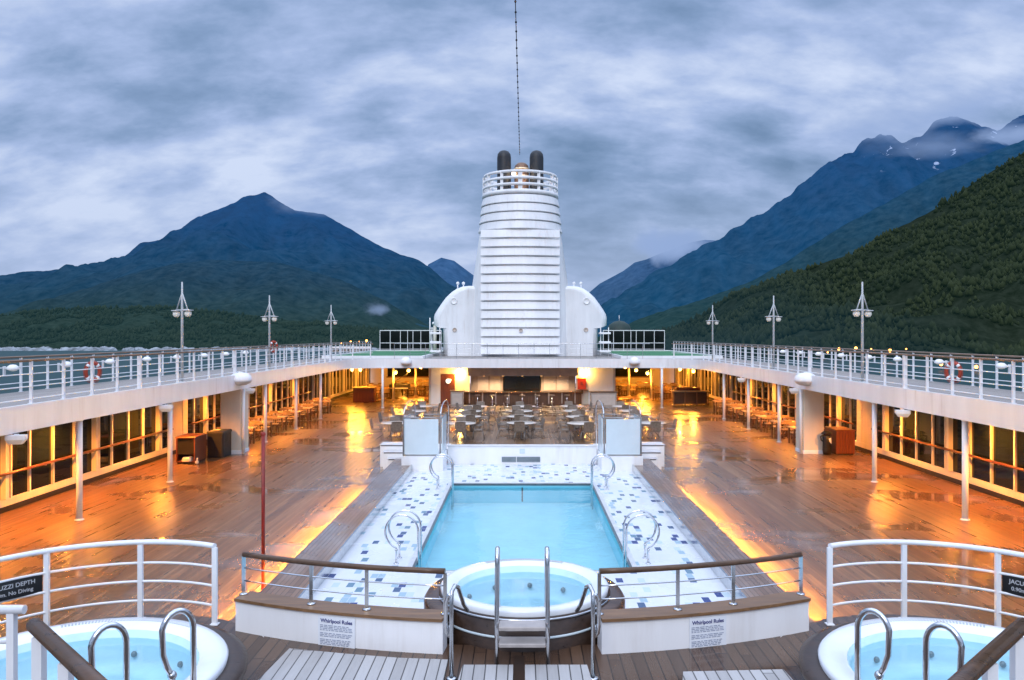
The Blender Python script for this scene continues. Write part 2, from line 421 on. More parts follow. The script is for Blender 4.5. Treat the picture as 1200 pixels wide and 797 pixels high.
# ------------------------------------------------------------------ side window walls
def window_wall(sg, side):
    t = thing('window_wall', 'cream framed wall of tall dark windows along the %s side of the deck' % side, 'window wall', (sg*14.0, 0, 0), group='window walls')
    fr = MB(); glass = []; hr = MB()
    y = 13.5; k = 0; step = 1.13; ys = []
    solid = [(31.6, 33.2)]
    z0, z1 = .16, ZB-.045
    fr.box(-.06, .06, 13.5, 74, z0, .36); fr.box(-.07, .07, 13.5, 74, z1-.18, z1)
    while y < 73:
        w = .15 if k % 4 == 3 else .075
        dep = .16 if k % 4 == 3 else .075
        fr.box(-dep, dep, y-w/2, y+w/2, .36, z1-.18)
        if k % 4 == 3: fr.box(-.10, .10, y-w/2+.30, y-w/2+.37, .36, z1-.18)
        glass.append((y, min(y+step, 73.9))); y += step; k += 1
    fr.box(-.052, .052, 31.6, 33.2, .361, z1-.181)
    m = fr; m.build('window_frame', CREAM, t)
    for a, b in glass:
        if a > 31.6 and b < 33.2: continue
        g = MB(); g.box(-.012, .012, a+.04, b-.04, .34, z1-.16); g.build('window_pane', GLASSD, t)
    h = MB(); 
    for a, b in ((13.6, 31.5), (33.3, 52)):
        h.tube([(-sg*.17, a, 1.06), (-sg*.17, b, 1.06)], .042, 8)
    h.build('handrail', REDWOOD, t)
    b_ = MB(); y = 14.1
    while y < 52:
        if not 31.4 < y < 33.4: b_.box(min(-sg*.17, 0), max(-sg*.17, 0), y-.02, y+.02, 1.0, 1.03)
        y += 1.13*2
    b_.build('rail_bracket', CREAM, t)
    m = MB(); m.box(-.05, .05, 13.5, 74, .002, .158); m.build('shadow_gap_strip', BLACK, t)  # black strip painted in for the shadow under the sill
    return t
window_wall(-1, 'left'); window_wall(1, 'right')

# ------------------------------------------------------------------ railings
def along(path, step):
    P = [Vector((*p, 0)) for p in path]; out = []; need = 0.
    for a, b in zip(P, P[1:]):
        l = (b-a).length; d = need
        while d <= l: out.append(a + (b-a)*(d/l)); d += step
        need = d - l
    return out
def railing(label, path, z, step, bars, h=1.0, post_r=.03, top=.035, mats=(RAILW, RAILW, TEAKRAILY), bar_r=.014, group=None, name='deck_railing', wide_every=0, topbox=True, cat='railing'):
    c = path[len(path)//2]
    t = thing(name, label, cat, (c[0], c[1], z), group=group)
    P = [(x-c[0], y-c[1]) for x, y in path]
    m = MB(); m.tube([(x, y, h) for x, y in P], top, 8); m.build('top_rail', mats[2], t)
    for hb in bars:
        m = MB(); m.tube([(x, y, hb) for x, y in P], bar_r, 6); m.build('rail_bar', mats[1], t)
    for k, p in enumerate(along(P, step)):
        r = post_r*(1.7 if wide_every and k % wide_every == 0 else 1)
        m = MB(); m.box(p.x-r, p.x+r, p.y-r*.7, p.y+r*.7, .0, h-top*.6)
        m.box(p.x-r*1.6, p.x+r*1.6, p.y-r*1.6, p.y+r*1.6, 0, .012)
        m.build('post', mats[0], t)
    return t
for side, sg in (('left', -1), ('right', 1)):
    pin = [(sg*(EX+.05), 8.0), (sg*(EX+.05), 30), (sg*(EX+.05), 49.2)] + [(sg*-x, y) for x, y in arc(-EX+2.55, 49.6, 2.6, PI, PI*.62, 7)[1:]]
    railing('white railing with brown top rail on the inner edge of the %s walkway' % side, pin, ZU+.052, 1.31, (.11, .40, .69), 1.0, .033, .032, group='walkway railings', wide_every=6)
    pout = [(sg*(SX+.12), 10.0), (sg*(SX+.12), 40), (sg*(SX+.12), 76)]
    railing('white railing with brown top rail on the outer side of the %s walkway' % side, pout, ZU+.004, 1.29, (.13, .26, .72), 1.0, .03, .03, group='walkway railings')
pc = [(-8.4, YE-.1), (-4, YE-.02), (0, YE), (4, YE-.02), (8.4, YE-.1)]
railing('thin grey steel railing across the aft deck in front of the funnel', pc, ZU+.052, 1.02, (.33, .66), 1.0, .012, .02, (STEEL, STEEL, STEEL), .008)

# ------------------------------------------------------------------ lamp posts on the walkways
def lamp_post(x, y, label):
    t = thing('lamp_post', label, 'lamp post', (x, y, ZU), rz=R(-38) if x < 0 else R(38), group='lamp posts along the walkways')
    m = MB(); m.tube([(0,0,0),(0,0,2.45),(0,0,3.45)], [.05,.043,.026], 10); m.build('pole', LAMPGREY, t)
    for s in (-1, 1):
        m = MB(); m.tube([(0,0,3.08),(s*.36,0,2.50)], .022, 8); m.build('brace', LAMPGREY, t)
        m = MB(); m.lathe([(0,2.50),(.17,2.485),(.18,2.46),(.06,2.44),(0,2.44)], (s*.38,0,0), 14); hd = m.build('lamp_shade', LAMPGREY, t)
        m = MB(); m.lathe([(.04,2.442),(.11,2.42),(.115,2.33),(.07,2.26),(0,2.25)], (s*.38,0,0), 12); m.build('lamp_glass', FROST, hd)
    m = MB(); m.tube([(-.40,0,2.50),(.40,0,2.50)], .02, 8); m.build('crossbar', LAMPGREY, t)
    m = MB(); m.lathe([(0,0),(.13,0),(.13,.03),(.06,.06)], seg=14); m.build('base_plate', LAMPGREY, t)
for side, sg in (('left', -1), ('right', 1)):
    for k, y in enumerate((27.2, 36.6, 48.4) if sg < 0 else (27.2, 36.8, 48.6)):
        lamp_post(sg*11.62, y, 'white twin lamp post on the %s walkway, %s nearest of three' % (side, ORD[k]) if k else 'white twin lamp post on the %s walkway, nearest of three' % side)

# ------------------------------------------------------------------ loudspeakers under the edge, dome lamps on the edge
def loudspeaker(x, y, label, sg):
    t = thing('loudspeaker', label, 'loudspeaker', (x, y, ZB-.06), rz=sg*R(-14), group='white loudspeakers under the deck edge')
    m = MB()
    top = [(-.24,-.13),(.24,-.13),(.24,.13),(-.24,.13)]; bot = [(-.15,-.09),(.15,-.09),(.15,.09),(-.15,.09)]
    vs = [(a,b,-.03) for a,b in top]+[(a,b,-.14) for a,b in top]+[(a,b,-.27) for a,b in bot]
    m.add(vs, [(3,2,1,0),(8,9,10,11)]+[(i,(i+1)%4,4+(i+1)%4,4+i) for i in range(4)]+[(4+i,4+(i+1)%4,8+(i+1)%4,8+i) for i in range(4)])
    m.build('speaker_body', WHITE, t)
    m = MB(); m.box(-.05,.05,-.04,.04,-.031,.0); m.build('bracket', RAILW, t)
    t.scale = (.82,.82,.82)
    m = MB(); m.add([(-.20,-.134,-.15),(.20,-.134,-.15),(.135,-.10,-.255),(-.135,-.10,-.255)], [(0,1,2,3)]); m.build('speaker_grille', CEIL, t)
for k, y in enumerate((17.6, 25.0, 32.7)): loudspeaker(-11.18, y, 'white wedge loudspeaker under the left deck edge, %s from the near end' % ORD[k], -1)
for k, y in enumerate((23.4, 32.7, 40.6)): loudspeaker(11.18, y, 'white wedge loudspeaker under the right deck edge, %s from the near end' % ORD[k], 1)
def dome_lamp(x, y, r, label):
    t = thing('dome_fixture', label, 'dome fixture', (x, y, ZU-.12), group='rounded dome fixtures on the deck edge')
    m = MB(); m.lathe([(0,.20*r/.45),(r*.55,.17*r/.45),(r*.9,.08*r/.45),(r,-.02),(r*.97,-.07),(0,-.07)], seg=24); m.build('dome', WHITE, t)
    m = MB(); m.lathe([(r*.9,-.071),(r*.82,-.12*r/.45),(r*.5,-.17*r/.45),(0,-.19*r/.45)], seg=20); m.build('lower_shell', CEIL, t)
    m = MB(); m.box(-.06,.06,-.06,.06,-.05,.205*r/.45); m.build('bracket', WHITE, t)
    t.scale = (1, 1, 1.9 if r < .4 else 1.35)
dome_lamp(-11.22, 31.7, .46, 'large white dome fixture on the left deck edge above the box pillar')
dome_lamp(11.22, 31.5, .46, 'large white dome fixture on the right deck edge above the box pillar')
dome_lamp(-7.6, YE-.3, .36, 'small white dome fixture on the aft deck edge left of the door')
dome_lamp(7.35, YE-.3, .36, 'small white dome fixture on the aft deck edge right of the bar')

# ------------------------------------------------------------------ hooded lanterns on the outer railings, lifebuoys
def lantern(x, y, sg, label):
    t = thing('hooded_floodlight', label, 'floodlight', (x, y, ZU+.72), group='hooded floodlights on the outer railings')
    m = MB(); m.lathe([(0,.10),(.08,.09),(.14,.045),(.165,-.02),(.15,-.045)], seg=14, sx=1., sy=.8); m.build('hood', WHITE, t)
    m = MB(); m.lathe([(.13,-.04),(.09,-.075),(0,-.09)], seg=14, sx=1., sy=.8); m.build('lamp_glass', FROST, t)
    m = MB(); m.box(min(0,sg*.26),max(0,sg*.26),-.03,.03,-.02,.03); m.box(min(sg*.22,sg*.26),max(sg*.22,sg*.26),-.04,.04,-.2,.05); m.build('bracket', RAILW, t)
for side, sg, ys in (('left', -1, (22.1, 24.7, 27.3, 30.0, 32.6, 35.4, 38.0, 40.7)), ('right', 1, (23.5, 27.0, 30.0, 32.5, 35.3, 38.0, 40.6, 43.2))):
    for k, y in enumerate(ys):
        lantern(sg*(SX-.16), y, sg, 'white hooded floodlight on the outer %s railing, %s from the near end' % (side, ORD[k]))
def lifebuoy(x, y, z, sg, label):
    t = thing('lifebuoy', label, 'lifebuoy', (x, y, z), rz=0, group='lifebuoys on the railings')
    m = MB(); n = 28
    m.tube([(sg*-.02, .28*cos(2*PI*i/n), .34*sin(2*PI*i/n)) for i in range(n)], .072, 10, closed=True); m.build('ring', ORANGE, t)
    for a in (45, 135, 225, 315):
        b = MB(); b.tube([(sg*-.02, .28*cos(R(a+d)), .34*sin(R(a+d))) for d in (-9, 0, 9)], .077, 10); b.build('white_band', WHITE, t)
    m = MB(); m.tube([(sg*-.02, .38*cos(2*PI*i/n), .44*sin(2*PI*i/n)-.02*abs(sin(4*PI*i/n))) for i in range(n)], .012, 6, closed=True); m.build('grab_line', ORANGE, t)
    m = MB(); m.tube([(0,0,.4),(0,0,.1),(0,.05,-.3)], .035, 6); m.build('float_light', ORANGE, t)
    t.rotation_euler = (0, 0, sg*R(35)); t.scale = (.8, .8, .84)
lifebuoy(-14.25, 26.4, ZU+.42, -1, 'orange lifebuoy with white bands on the outer left railing, near the camera')
lifebuoy(14.25, 26.3, ZU+.42, 1, 'orange lifebuoy with white bands on the outer right railing')
lifebuoy(-14.25, 45.6, ZU+.95, -1, 'orange lifebuoy high on the left railing beside the second lamp post')

# ------------------------------------------------------------------ downlights under the side decks (the lamps that make the decks orange)
def spot(name, loc, power, c, angle=150, r=.08, parent=None):
    ld = bpy.data.lights.new(name, 'SPOT'); ld.energy = power; ld.color = c; ld.spot_size = R(angle); ld.spot_blend = .6; ld.shadow_soft_size = r
    o = bpy.data.objects.new(name, ld); col.objects.link(o); o.location = loc
    if parent: o.parent = parent
    return o
def point(name, loc, power, c, r=.1, parent=None):
    ld = bpy.data.lights.new(name, 'POINT'); ld.energy = power; ld.color = c; ld.shadow_soft_size = r
    o = bpy.data.objects.new(name, ld); col.objects.link(o); o.location = loc
    if parent: o.parent = parent
    return o
AMB = (1., .32, .038)
for side, sg in (('left', -1), ('right', 1)):
    for k, y in enumerate((15.0, 19.0, 23.2, 28.5, 34.2, 38.0, 42.8, 47.6)):
        t = thing('downlight', 'round recessed downlight in the %s walkway ceiling, %s from the near end' % (side, ORD[k]), 'ceiling light', (sg*12.9, y, ZB-.042), group='recessed downlights')
        m = MB(); m.lathe([(.10,-.001),(.13,-.001),(.13,-.025),(.10,-.02)], seg=16); m.build('trim_ring', WHITE, t)
        m = MB(); m.disc(.099, (0,0,-.008), 16); m.build('lens', LENS, t)
        spot('downlight_bulb', (0, 0, -.05), 1400 if k < 4 else 950, AMB, 158, .06, t)
# ------------------------------------------------------------------ swimming pool in its raised surround
TZ = .25                      # tiled deck
PX, PY0, PY1 = 2.15, 15.3, 24.3
pool = thing('swimming_pool', 'pale blue swimming pool in a raised white mosaic surround with teak coamings', 'swimming pool', (0, 20, 0))
S = (0, 20, 0)
m = MB()
XW = 3.72
def sheet(m, x0, x1, y0, y1, z): m.add([(x0,y0,z),(x1,y0,z),(x1,y1,z),(x0,y1,z)], [(0,1,2,3)])
BYF = 9.6
for a in ((-XW, -PX-.09, BYF, 28.0), (PX+.09, XW, BYF, 28.0), (-PX-.09, PX+.09, PY1+.09, 28.0), (-PX-.09, PX+.09, BYF, PY0-.09)):
    sheet(m, *a, TZ)
m.build('tiled_deck', TILES, pool, S)
m = MB()     # coping round the water
def frame_box(m, x0, x1, y0, y1, w, z0, z1):
    m.box(x0-w, x0, y0-w, y1+w, z0, z1); m.box(x1, x1+w, y0-w, y1+w, z0, z1); m.box(x0, x1, y0-w, y0, z0, z1); m.box(x0, x1, y1, y1+w, z0, z1)
frame_box(m, -PX, PX, PY0, PY1, .10, TZ-.06, TZ+.012)
m.build('coping', paint('coping_stone', (.60,.62,.64), .35, .08, 4.), pool, S)
m = MB(); frame_box(m, -PX+.045, PX-.045, PY0+.05, PY1-.05, .043, TZ-.05, TZ+.004); m.build('overflow_channel', paint('overflow_channel_metal', (.12,.15,.17), .3, .1, 4., .3), pool, S)
m = MB()     # basin
b0, b1 = -1.3, TZ-.062
m.add([(-PX,PY0,b0),(PX,PY0,b0),(PX,PY1,b0),(-PX,PY1,b0),(-PX,PY0,b1),(PX,PY0,b1),(PX,PY1,b1),(-PX,PY1,b1)], [(0,1,2,3),(0,4,5,1),(1,5,6,2),(2,6,7,3),(3,7,4,0)])
m.build('basin', BASIN, pool, S)
m = MB(); sheet(m, -PX+.002, PX-.002, PY0+.002, PY1-.002, TZ-.10); m.build('water', POOLW, pool, S)
m = MB(); m.box(-.02, .02, PY1-.012, PY1-.004, TZ-.55, TZ-.12); m.build('depth_marker', DGREY, pool, S)
for sg in (-1, 1):      # coamings
    m = MB(); m.add([(sg*3.72,BYF+.3,.44),(sg*4.44,BYF+.3,.45),(sg*4.44,27.9,.45),(sg*3.72,27.9,.44),(sg*3.72,BYF+.3,.385),(sg*4.44,BYF+.3,.395),(sg*4.44,27.9,.395),(sg*3.72,27.9,.385)],
        [(0,1,2,3),(7,6,5,4),(0,4,5,1),(1,5,6,2),(2,6,7,3),(3,7,4,0)]); m.build('coaming_top', COAM, pool, S)
    m = MB(); m.box(min(sg*3.72,sg*4.24), max(sg*3.72,sg*4.24), BYF+.3, 27.9, .004, .384); m.build('coaming_side', WHITE, pool, S)
    m = MB(); m.box(min(sg*4.36,sg*4.425), max(sg*4.36,sg*4.425), 10.4, 25.0, .34, .385); m.build('light_strip', STRIPL, pool, S)
    ld = bpy.data.lights.new('strip_light', 'AREA'); ld.shape = 'RECTANGLE'; ld.size = 14.4; ld.size_y = .03; ld.energy = 900; ld.color = (1,.52,.06); ld.spread = R(78)
    lo = bpy.data.objects.new('strip_light', ld); col.objects.link(lo); lo.parent = pool; lo.location = (sg*4.435, 17.7-20, .362)
    lo.rotation_euler = Vector((sg*cos(R(46)), 0, -sin(R(46)))).to_track_quat('-Z', 'X').to_euler()
    dx = lo.rotation_euler.to_matrix() @ Vector((1,0,0))
    if abs(dx.y) < .9: lo.rotation_euler = Vector((sg*cos(R(46)), 0, -sin(R(46)))).to_track_quat('-Z', 'Y').to_euler()
    m = MB(); m.box(min(sg*3.66,sg*3.70), max(sg*3.66,sg*3.70), BYF+.4, 27.8, TZ+.004, .47)
    m.build('edge_trim', STEEL, pool, S)
# far parapet and its grille
m = MB(); m.box(-2.62, 2.62, 28.0, 28.22, .0, .86); m.build('parapet', WHITE, pool, S)
m = MB(); m.box(-2.64, 2.64, 27.97, 28.25, .862, .90); m.build('parapet_cap', paint('parapet_cap_paint', (.70,.70,.70), .4, .05, 3.), pool, S)
m = MB()
for k in range(2):
    x0 = -.72+k*.53; m.box(x0, x0+.50+.32*k, 27.975, 27.996, .32, .50)
    for j in range(8): m.box(x0+.01, x0+.49+.32*k, 27.965, 27.974, .33+j*.021, .342+j*.021)
m.build('vent_grille', paint('vent_grille_grey', (.26,.31,.34), .4, .1, 4.), pool, S)
m = MB(); m.box(-.09, .09, 27.985, 27.997, .62, .78); m.build('depth_plate', PANEL, pool, S)

def text_mesh(body, size, m, name, parent, loc, rot, align='CENTER', extrude=.002, bold=0.):
    cu = bpy.data.curves.new(name, 'FONT'); cu.body = body; cu.size = size; cu.align_x = align; cu.extrude = extrude; cu.offset = bold
    tmp = bpy.data.objects.new(name, cu); col.objects.link(tmp)
    bpy.context.view_layer.update()
    me = bpy.data.meshes.new_from_object(tmp.evaluated_get(bpy.context.evaluated_depsgraph_get()))
    bpy.data.objects.remove(tmp); me.materials.clear(); me.materials.append(m)
    o = bpy.data.objects.new(name, me); col.objects.link(o); o.parent = parent; o.location = loc; o.rotation_euler = rot
    return o
INKD = paint('dark_blue_ink', (.02,.03,.18), .5, .05, 5.)
INKG = paint('grey_blue_ink', (.30,.34,.45), .5, .1, 9.)
PAPER = paint('notice_paper', (.80,.83,.88), .35, .03, 4.)

# corner blocks, steps and screens at the far end of the pool
for side, sg in (('left', -1), ('right', 1)):
    t = thing('pool_steps', 'white steps with three treads rising to the pool at its far %s corner' % side, 'steps', (sg*3.4, 28, 0), group='white pool corner steps')
    def bx(m, x0, x1, *a): m.box(min(sg*x0, sg*x1)-sg*3.4, max(sg*x0, sg*x1)-sg*3.4, *a)
    m = MB(); bx(m, 2.64, 4.02, 26.5-28, 29.6-28, .004, .74); m.build('block', WHITE, t)
    for j, (xo, y0, y1, z) in enumerate(((5.15, 28.85, 29.65, .80), (4.95, 28.3, 28.84, .62), (4.72, 27.92, 28.29, .44))):
        m = MB(); bx(m, 4.03, xo, y0-28, y1-28, .004, z-.05); m.build('riser', WHITE, t)
        m = MB(); bx(m, 4.03, xo+.03, y0-28-.03, y1-28, z-.012, z); m.build('tread', paint('tread_grey_%d' % j, (.62,.60,.60), .5, .1, 4.) if sg < 0 else bpy.data.materials['tread_grey_%d' % j], t)
        m = MB(); bx(m, 4.03, xo-.03, y0-28-.005, y0-28+.02, z-.048, z-.013); m.build('nosing_shadow', BLACK, t)  # black strip puts in the shade of the gap below each tread
    t = thing('pool_screen', 'pale blue framed screen standing at the far %s corner of the pool' % side, 'screen', (sg*3.35, 26.6, .742), group='framed screens at the pool corners')
    def q(x): return sg*x - sg*3.35
    H = 1.28
    m = MB(); m.box(min(q(2.80),q(3.93)), max(q(2.80),q(3.93)), -.02, .02, .05, H-.05); m.build('front_panel', PANEL, t)
    m = MB(); m.box(min(q(2.66),q(2.70)), max(q(2.66),q(2.70)), .06, 1.35, .05, H-.03); m.build('side_panel', PANEL, t)
    m = MB(); m.box(min(q(3.92),q(3.96)), max(q(3.92),q(3.96)), .06, 1.35, .05, H-.03); m.build('outer_panel', PANEL, t)
    m = MB()
    m.tube([(q(2.74),0,.0),(q(2.74),0,H),(q(3.97),0,H),(q(3.97),0,.0)], .028, 8); m.tube([(q(2.74),0,.03),(q(3.97),0,.03)], .025, 8)
    m.tube([(q(2.68),1.38,0),(q(2.68),1.38,H-.02),(q(2.70),.03,H-.02)], .022, 8); m.tube([(q(3.94),1.38,0),(q(3.94),1.38,H-.02),(q(3.95),.03,H-.02)], .022, 8)
    m.tube([(q(2.68),1.38,H-.03),(q(3.94),1.38,H-.03)], .02, 8)
    m.build('steel_frame', FRAMEG, t)
    m = MB(); m.box(min(q(3.38),q(3.46)), max(q(3.38),q(3.46)), -.03, .06, H-.02, H+.07); m.build('latch', STEEL, t)
    for x in (2.72, 3.95):
        m = MB(); m.tube([(q(x),-.01,H),(q(x),-.01,H+.14)]+[(q(x), 1.35-1.36*cos(a), H+.12+.32*sin(a)) for a in np.linspace(.15, PI-.1, 14)]+[(q(x),2.72,H-.2),(q(x),2.72,-.55)], .024, 8); m.build('arched_handrail', CHROME, t)

# pool hand rails
def pool_rail(x, y, sg, label):
    t = thing('pool_grab_rail', label, 'handrail', (x, y, TZ), group='steel grab rails at the pool edge')
    for dy in (-.2, .2):
        pts = [(0, dy, .012), (0, dy, .29)] + [(-sg*(.11+.325*cos(a)), dy, .63+.34*sin(a)) for a in np.linspace(R(-112), R(-360), 22)]
        q = pts + [(-sg*.435, dy, .45), (-sg*.435, dy, -.9)]
        m = MB(); m.tube(q, .021, 8); m.build('hoop', CHROME, t)
        m = MB(); m.lathe([(0,.001),(.055,.001),(.05,.016),(.02,.02)], (0,dy,0), 12); m.build('base_flange', CHROME, t)
        m = MB(); m.ball((0, dy, .27), .03); m.build('joint', STEEL, t)
for side, sg in (('left', -1), ('right', 1)):
    for nm, y in (('near', 16.0), ('far', 23.6)):
        pool_rail(sg*2.50, y, sg, 'curled steel grab rail pair at the %s %s edge of the pool' % (nm, side))

# ------------------------------------------------------------------ curved white wall with teak cap and rail
def offset_arc(x): return wall_y(x)
for side, sg in (('left', -1), ('right', 1)):
    xs = [sg*x for x in np.linspace(.92, 3.58, 12)]
    A = [(x, wall_y(x)) for x in xs]
    nrm = []
    for x in xs:
        # centre of the arc at (0, 16.41)
        d = Vector((x, wall_y(x)-9.16-8.6)).normalized(); nrm.append(d)
    B = [(a[0]-n.x*.25, a[1]-n.y*.25) for a, n in zip(A, nrm)]
    cA = [(a[0]+n.x*.03, a[1]+n.y*.03) for a, n in zip(A, nrm)]
    cB = [(a[0]-n.x*.29, a[1]-n.y*.29) for a, n in zip(A, nrm)]
    t = thing('curved_parapet', 'curved white parapet with teak cap and wooden handrail, %s of the middle whirlpool' % side, 'parapet', (sg*2.2, 9.5, 0), group='curved white parapets')
    S2 = (sg*2.2, 9.5, 0)
    m = MB(); m.strip(A, B, .006, 1.475); m.build('wall', WHITE, t, S2)
    m = MB(); m.strip(cA, cB, 1.478, 1.515); m.build('teak_cap', TEAKCAP, t, S2)
    mid = [(a[0]-n.x*.14, a[1]-n.y*.14) for a, n in zip(A, nrm)]
    m = MB(); m.tube([(x, y, 2.02) for x, y in mid], .035, 10); m.build('handrail', TEAKRAIL, t, S2)
    for z in (1.69, 1.85):
        m = MB(); m.tube([(x, y, z) for x, y in mid[:]], .010, 6); m.build('rail_rod', CHROME, t, S2)
    for k in (0, 4, 7, 11) if sg < 0 else (0, 4, 7, 11):
        x, y = mid[k]
        m = MB(); m.box(x-.022, x+.022, y-.012, y+.012, 1.516, 1.995); m.lathe([(0,1.516),(.055,1.516),(.05,1.53),(.02,1.535)], (x,y,0), 12); m.build('post', STEEL, t, S2)
    # notice on the wall
    xc = sg*2.20; yc = wall_y(xc); n = Vector((xc, yc-9.16-8.6)).normalized(); rz = math.atan2(n.y, n.x)+PI/2
    t = thing('notice_sheet', 'white rules notice with dark blue heading on the %s curved parapet' % side, 'notice', (xc+n.x*.006, yc+n.y*.006, 1.28), rz, group='rules notices')
    m = MB(); m.box(-.24,.24,-.004,.004,-.19,.17); m.build('paper', PAPER, t)
    text_mesh('Whirlpool Rules', .062, INKD, 'heading', t, (0,-.0055,.095), (PI/2,0,0), bold=.0012)
    m = MB(); random.seed(11)
    for j in range(13):
        z = .065 - j*.0185; x = -.215
        if j in (4, 8): continue
        while x < .16:
            w = random.uniform(.02, .065); m.box(x, min(x+w, .21), -.0062, -.0042, z-.0095, z); x += w+.011
    m.build('text_lines', INKG, t)

# ------------------------------------------------------------------ whirlpool tubs
ACRYL = paint('white_acrylic', (.80,.83,.86), .22, .03, 2.)
TUBIN = paint('tub_pale_blue', (.66,.87,.93), .3, .06, 1.5)
JET = paint('jet_grey', (.25,.27,.27), .3, .1, 9., .6)
def tub(x, y, rw, z0, rim, label, rin, clad_mat=DARKWOOD, bands=False):
    t = thing('whirlpool_tub', label, 'whirlpool', (x, y, 0), group='round whirlpool tubs')
    m = MB(); m.lathe([(rw, rim-.085), (rw+.01, rim-.03), (rw-.015, rim), (rw*.94, rim+.004), (rin+.05, rim-.012), (rin, rim-.05)], seg=64); m.build('rim', ACRYL, t)
    m = MB(); m.lathe([(rin, rim-.05), (rin-.03, rim-.14), (rin-.07, rim-.36), (rin*.74, rim-.39), (rin*.70, rim-.43), (rin*.66, rim-.70), (rin*.3, rim-.74), (0, rim-.74)], seg=48); sh = m.build('shell', TUBIN, t)
    m = MB(); m.disc(rin-.024, (0,0,rim-.13), 48); m.build('water', TUBW, t)
    for k in range(10):
        a = 2*PI*(k+.35)/10
        j = MB(); j.ball(((rin-.075)*cos(a), (rin-.075)*sin(a), rim-.30), .035, seg=8, rings=6); j.build('jet', JET, sh)
    m = MB()    # perforated overflow strip at the back
    for k in range(46):
        a = R(58)+R(64)*k/45
        for rr in (.955, .935, .915): m.box(rw*rr*cos(a)-.008, rw*rr*cos(a)+.008, rw*rr*sin(a)-.008, rw*rr*sin(a)+.008, rim-.004, rim+.0065)
    m.build('overflow_grate', paint('grate_grey', (.45,.47,.5), .5) if 'grate_grey' not in bpy.data.materials else bpy.data.materials['grate_grey'], t)  # small grey squares mark the perforations
    m = MB(); m.lathe([(rw-.03, z0), (rw+.10, z0), (rw+.20, rim-.15), (rw+.20, rim-.09), (rw+.12, rim-.06), (rw+.02, rim-.07), (rw-.02, rim-.075)] if not bands else [(rw-.08, z0), (rw-.05, z0), (rw+.03, rim-.10), (rw-.02, rim-.08)], seg=64); cl = m.build('cladding', clad_mat, t)
    return t
mt = tub(.03, 10.36, 1.08, .01, 1.585, 'middle whirlpool tub set between the curved parapets in front of the pool', .88, DARKWOOD, True)
m = MB(); m.lathe([(1.06,.26),(1.26,.26),(1.30,.70),(1.30,1.40),(1.26,1.46),(1.07,1.46)], seg=40, a0=R(-40), a1=R(220)); m.build('surround_step', wood('wet_step_wood', (.09,.05,.032), 'x', .25), mt)
for zb in (1.26, 1.475):
    m = MB(); rr = 1.08 - .05 + .08*(zb-.01)/1.48 + .004
    m.lathe([(rr, zb-.014), (rr+.012, zb-.01), (rr+.012, zb+.01), (rr, zb+.014)], seg=48, a0=R(195), a1=R(345)); m.build('trim_band', PANEL if zb < 1.3 else STEEL, mt)
tub(-4.54, 7.95, 1.50, 1.104, 1.45, 'large whirlpool tub on the left of the platform inside a curved white railing', 1.22)
tub(4.56, 7.95, 1.50, 1.104, 1.45, 'large whirlpool tub on the right of the platform inside a curved white railing', 1.22)

# ladder over the middle tub
t = thing('tub_ladder', 'steel ladder with two grey treads over the rim of the middle whirlpool', 'ladder', (0, 9.0, 1.104))
for x in (-.285, .285):
    pts = [(x,-.12,.0),(x,-.06,.45),(x,.05,1.06)] + [(x, .17-.12*cos(a), 1.10+.13*sin(a)) for a in np.linspace(.2, PI-.1, 9)] + [(x,.31,1.0),(x,.42,.30)]
    m = MB(); m.tube(pts, .027, 10); m.build('rail', CHROME, t)
for z in (.255, .44):
    m = MB(); m.rbox(-.262, .262, -.20, .02, z-.02, z+.02, .012); m.build('tread', paint('ladder_tread', (.42,.38,.36), .5, .12, 5.) if z < .3 else bpy.data.materials['ladder_tread'], t)
    m = MB(); m.tube([(-.285,-.07,z-.06),(.285,-.07,z-.06)], .014, 8); m.build('rung_bar', CHROME, t)
for side, sg in (('left', -1), ('right', 1)):
    t = thing('tub_handrail', 'looped steel handrail on the %s of the middle whirlpool ladder' % side, 'handrail', (sg*.76, 8.55, 1.104), group='looped handrails at the middle tub')
    m = MB(); m.tube([(0,0,0),(0,0,.80),(0,.03,.92),(-sg*.03,.09,.97),(-sg*.06,.16,.93),(-sg*.10,.42,.66),(-sg*.13,.66,.50)], .024, 10); m.build('front_post', STEEL, t)
    m = MB(); m.tube([(0,.0,.90),(sg*.04,.03,.88),(sg*.065,.05,.80),(sg*.07,.08,.55),(sg*.06,.09,.46),(sg*.035,.10,.42),(sg*.015,.08,.46),(0.01*sg,.04,.55)], .024, 10); m.build('loop', CHROME, t)
    m = MB(); m.lathe([(0,0),(.06,0),(.055,.015),(.025,.02)], seg=14); m.build('base_flange', STEEL, t)

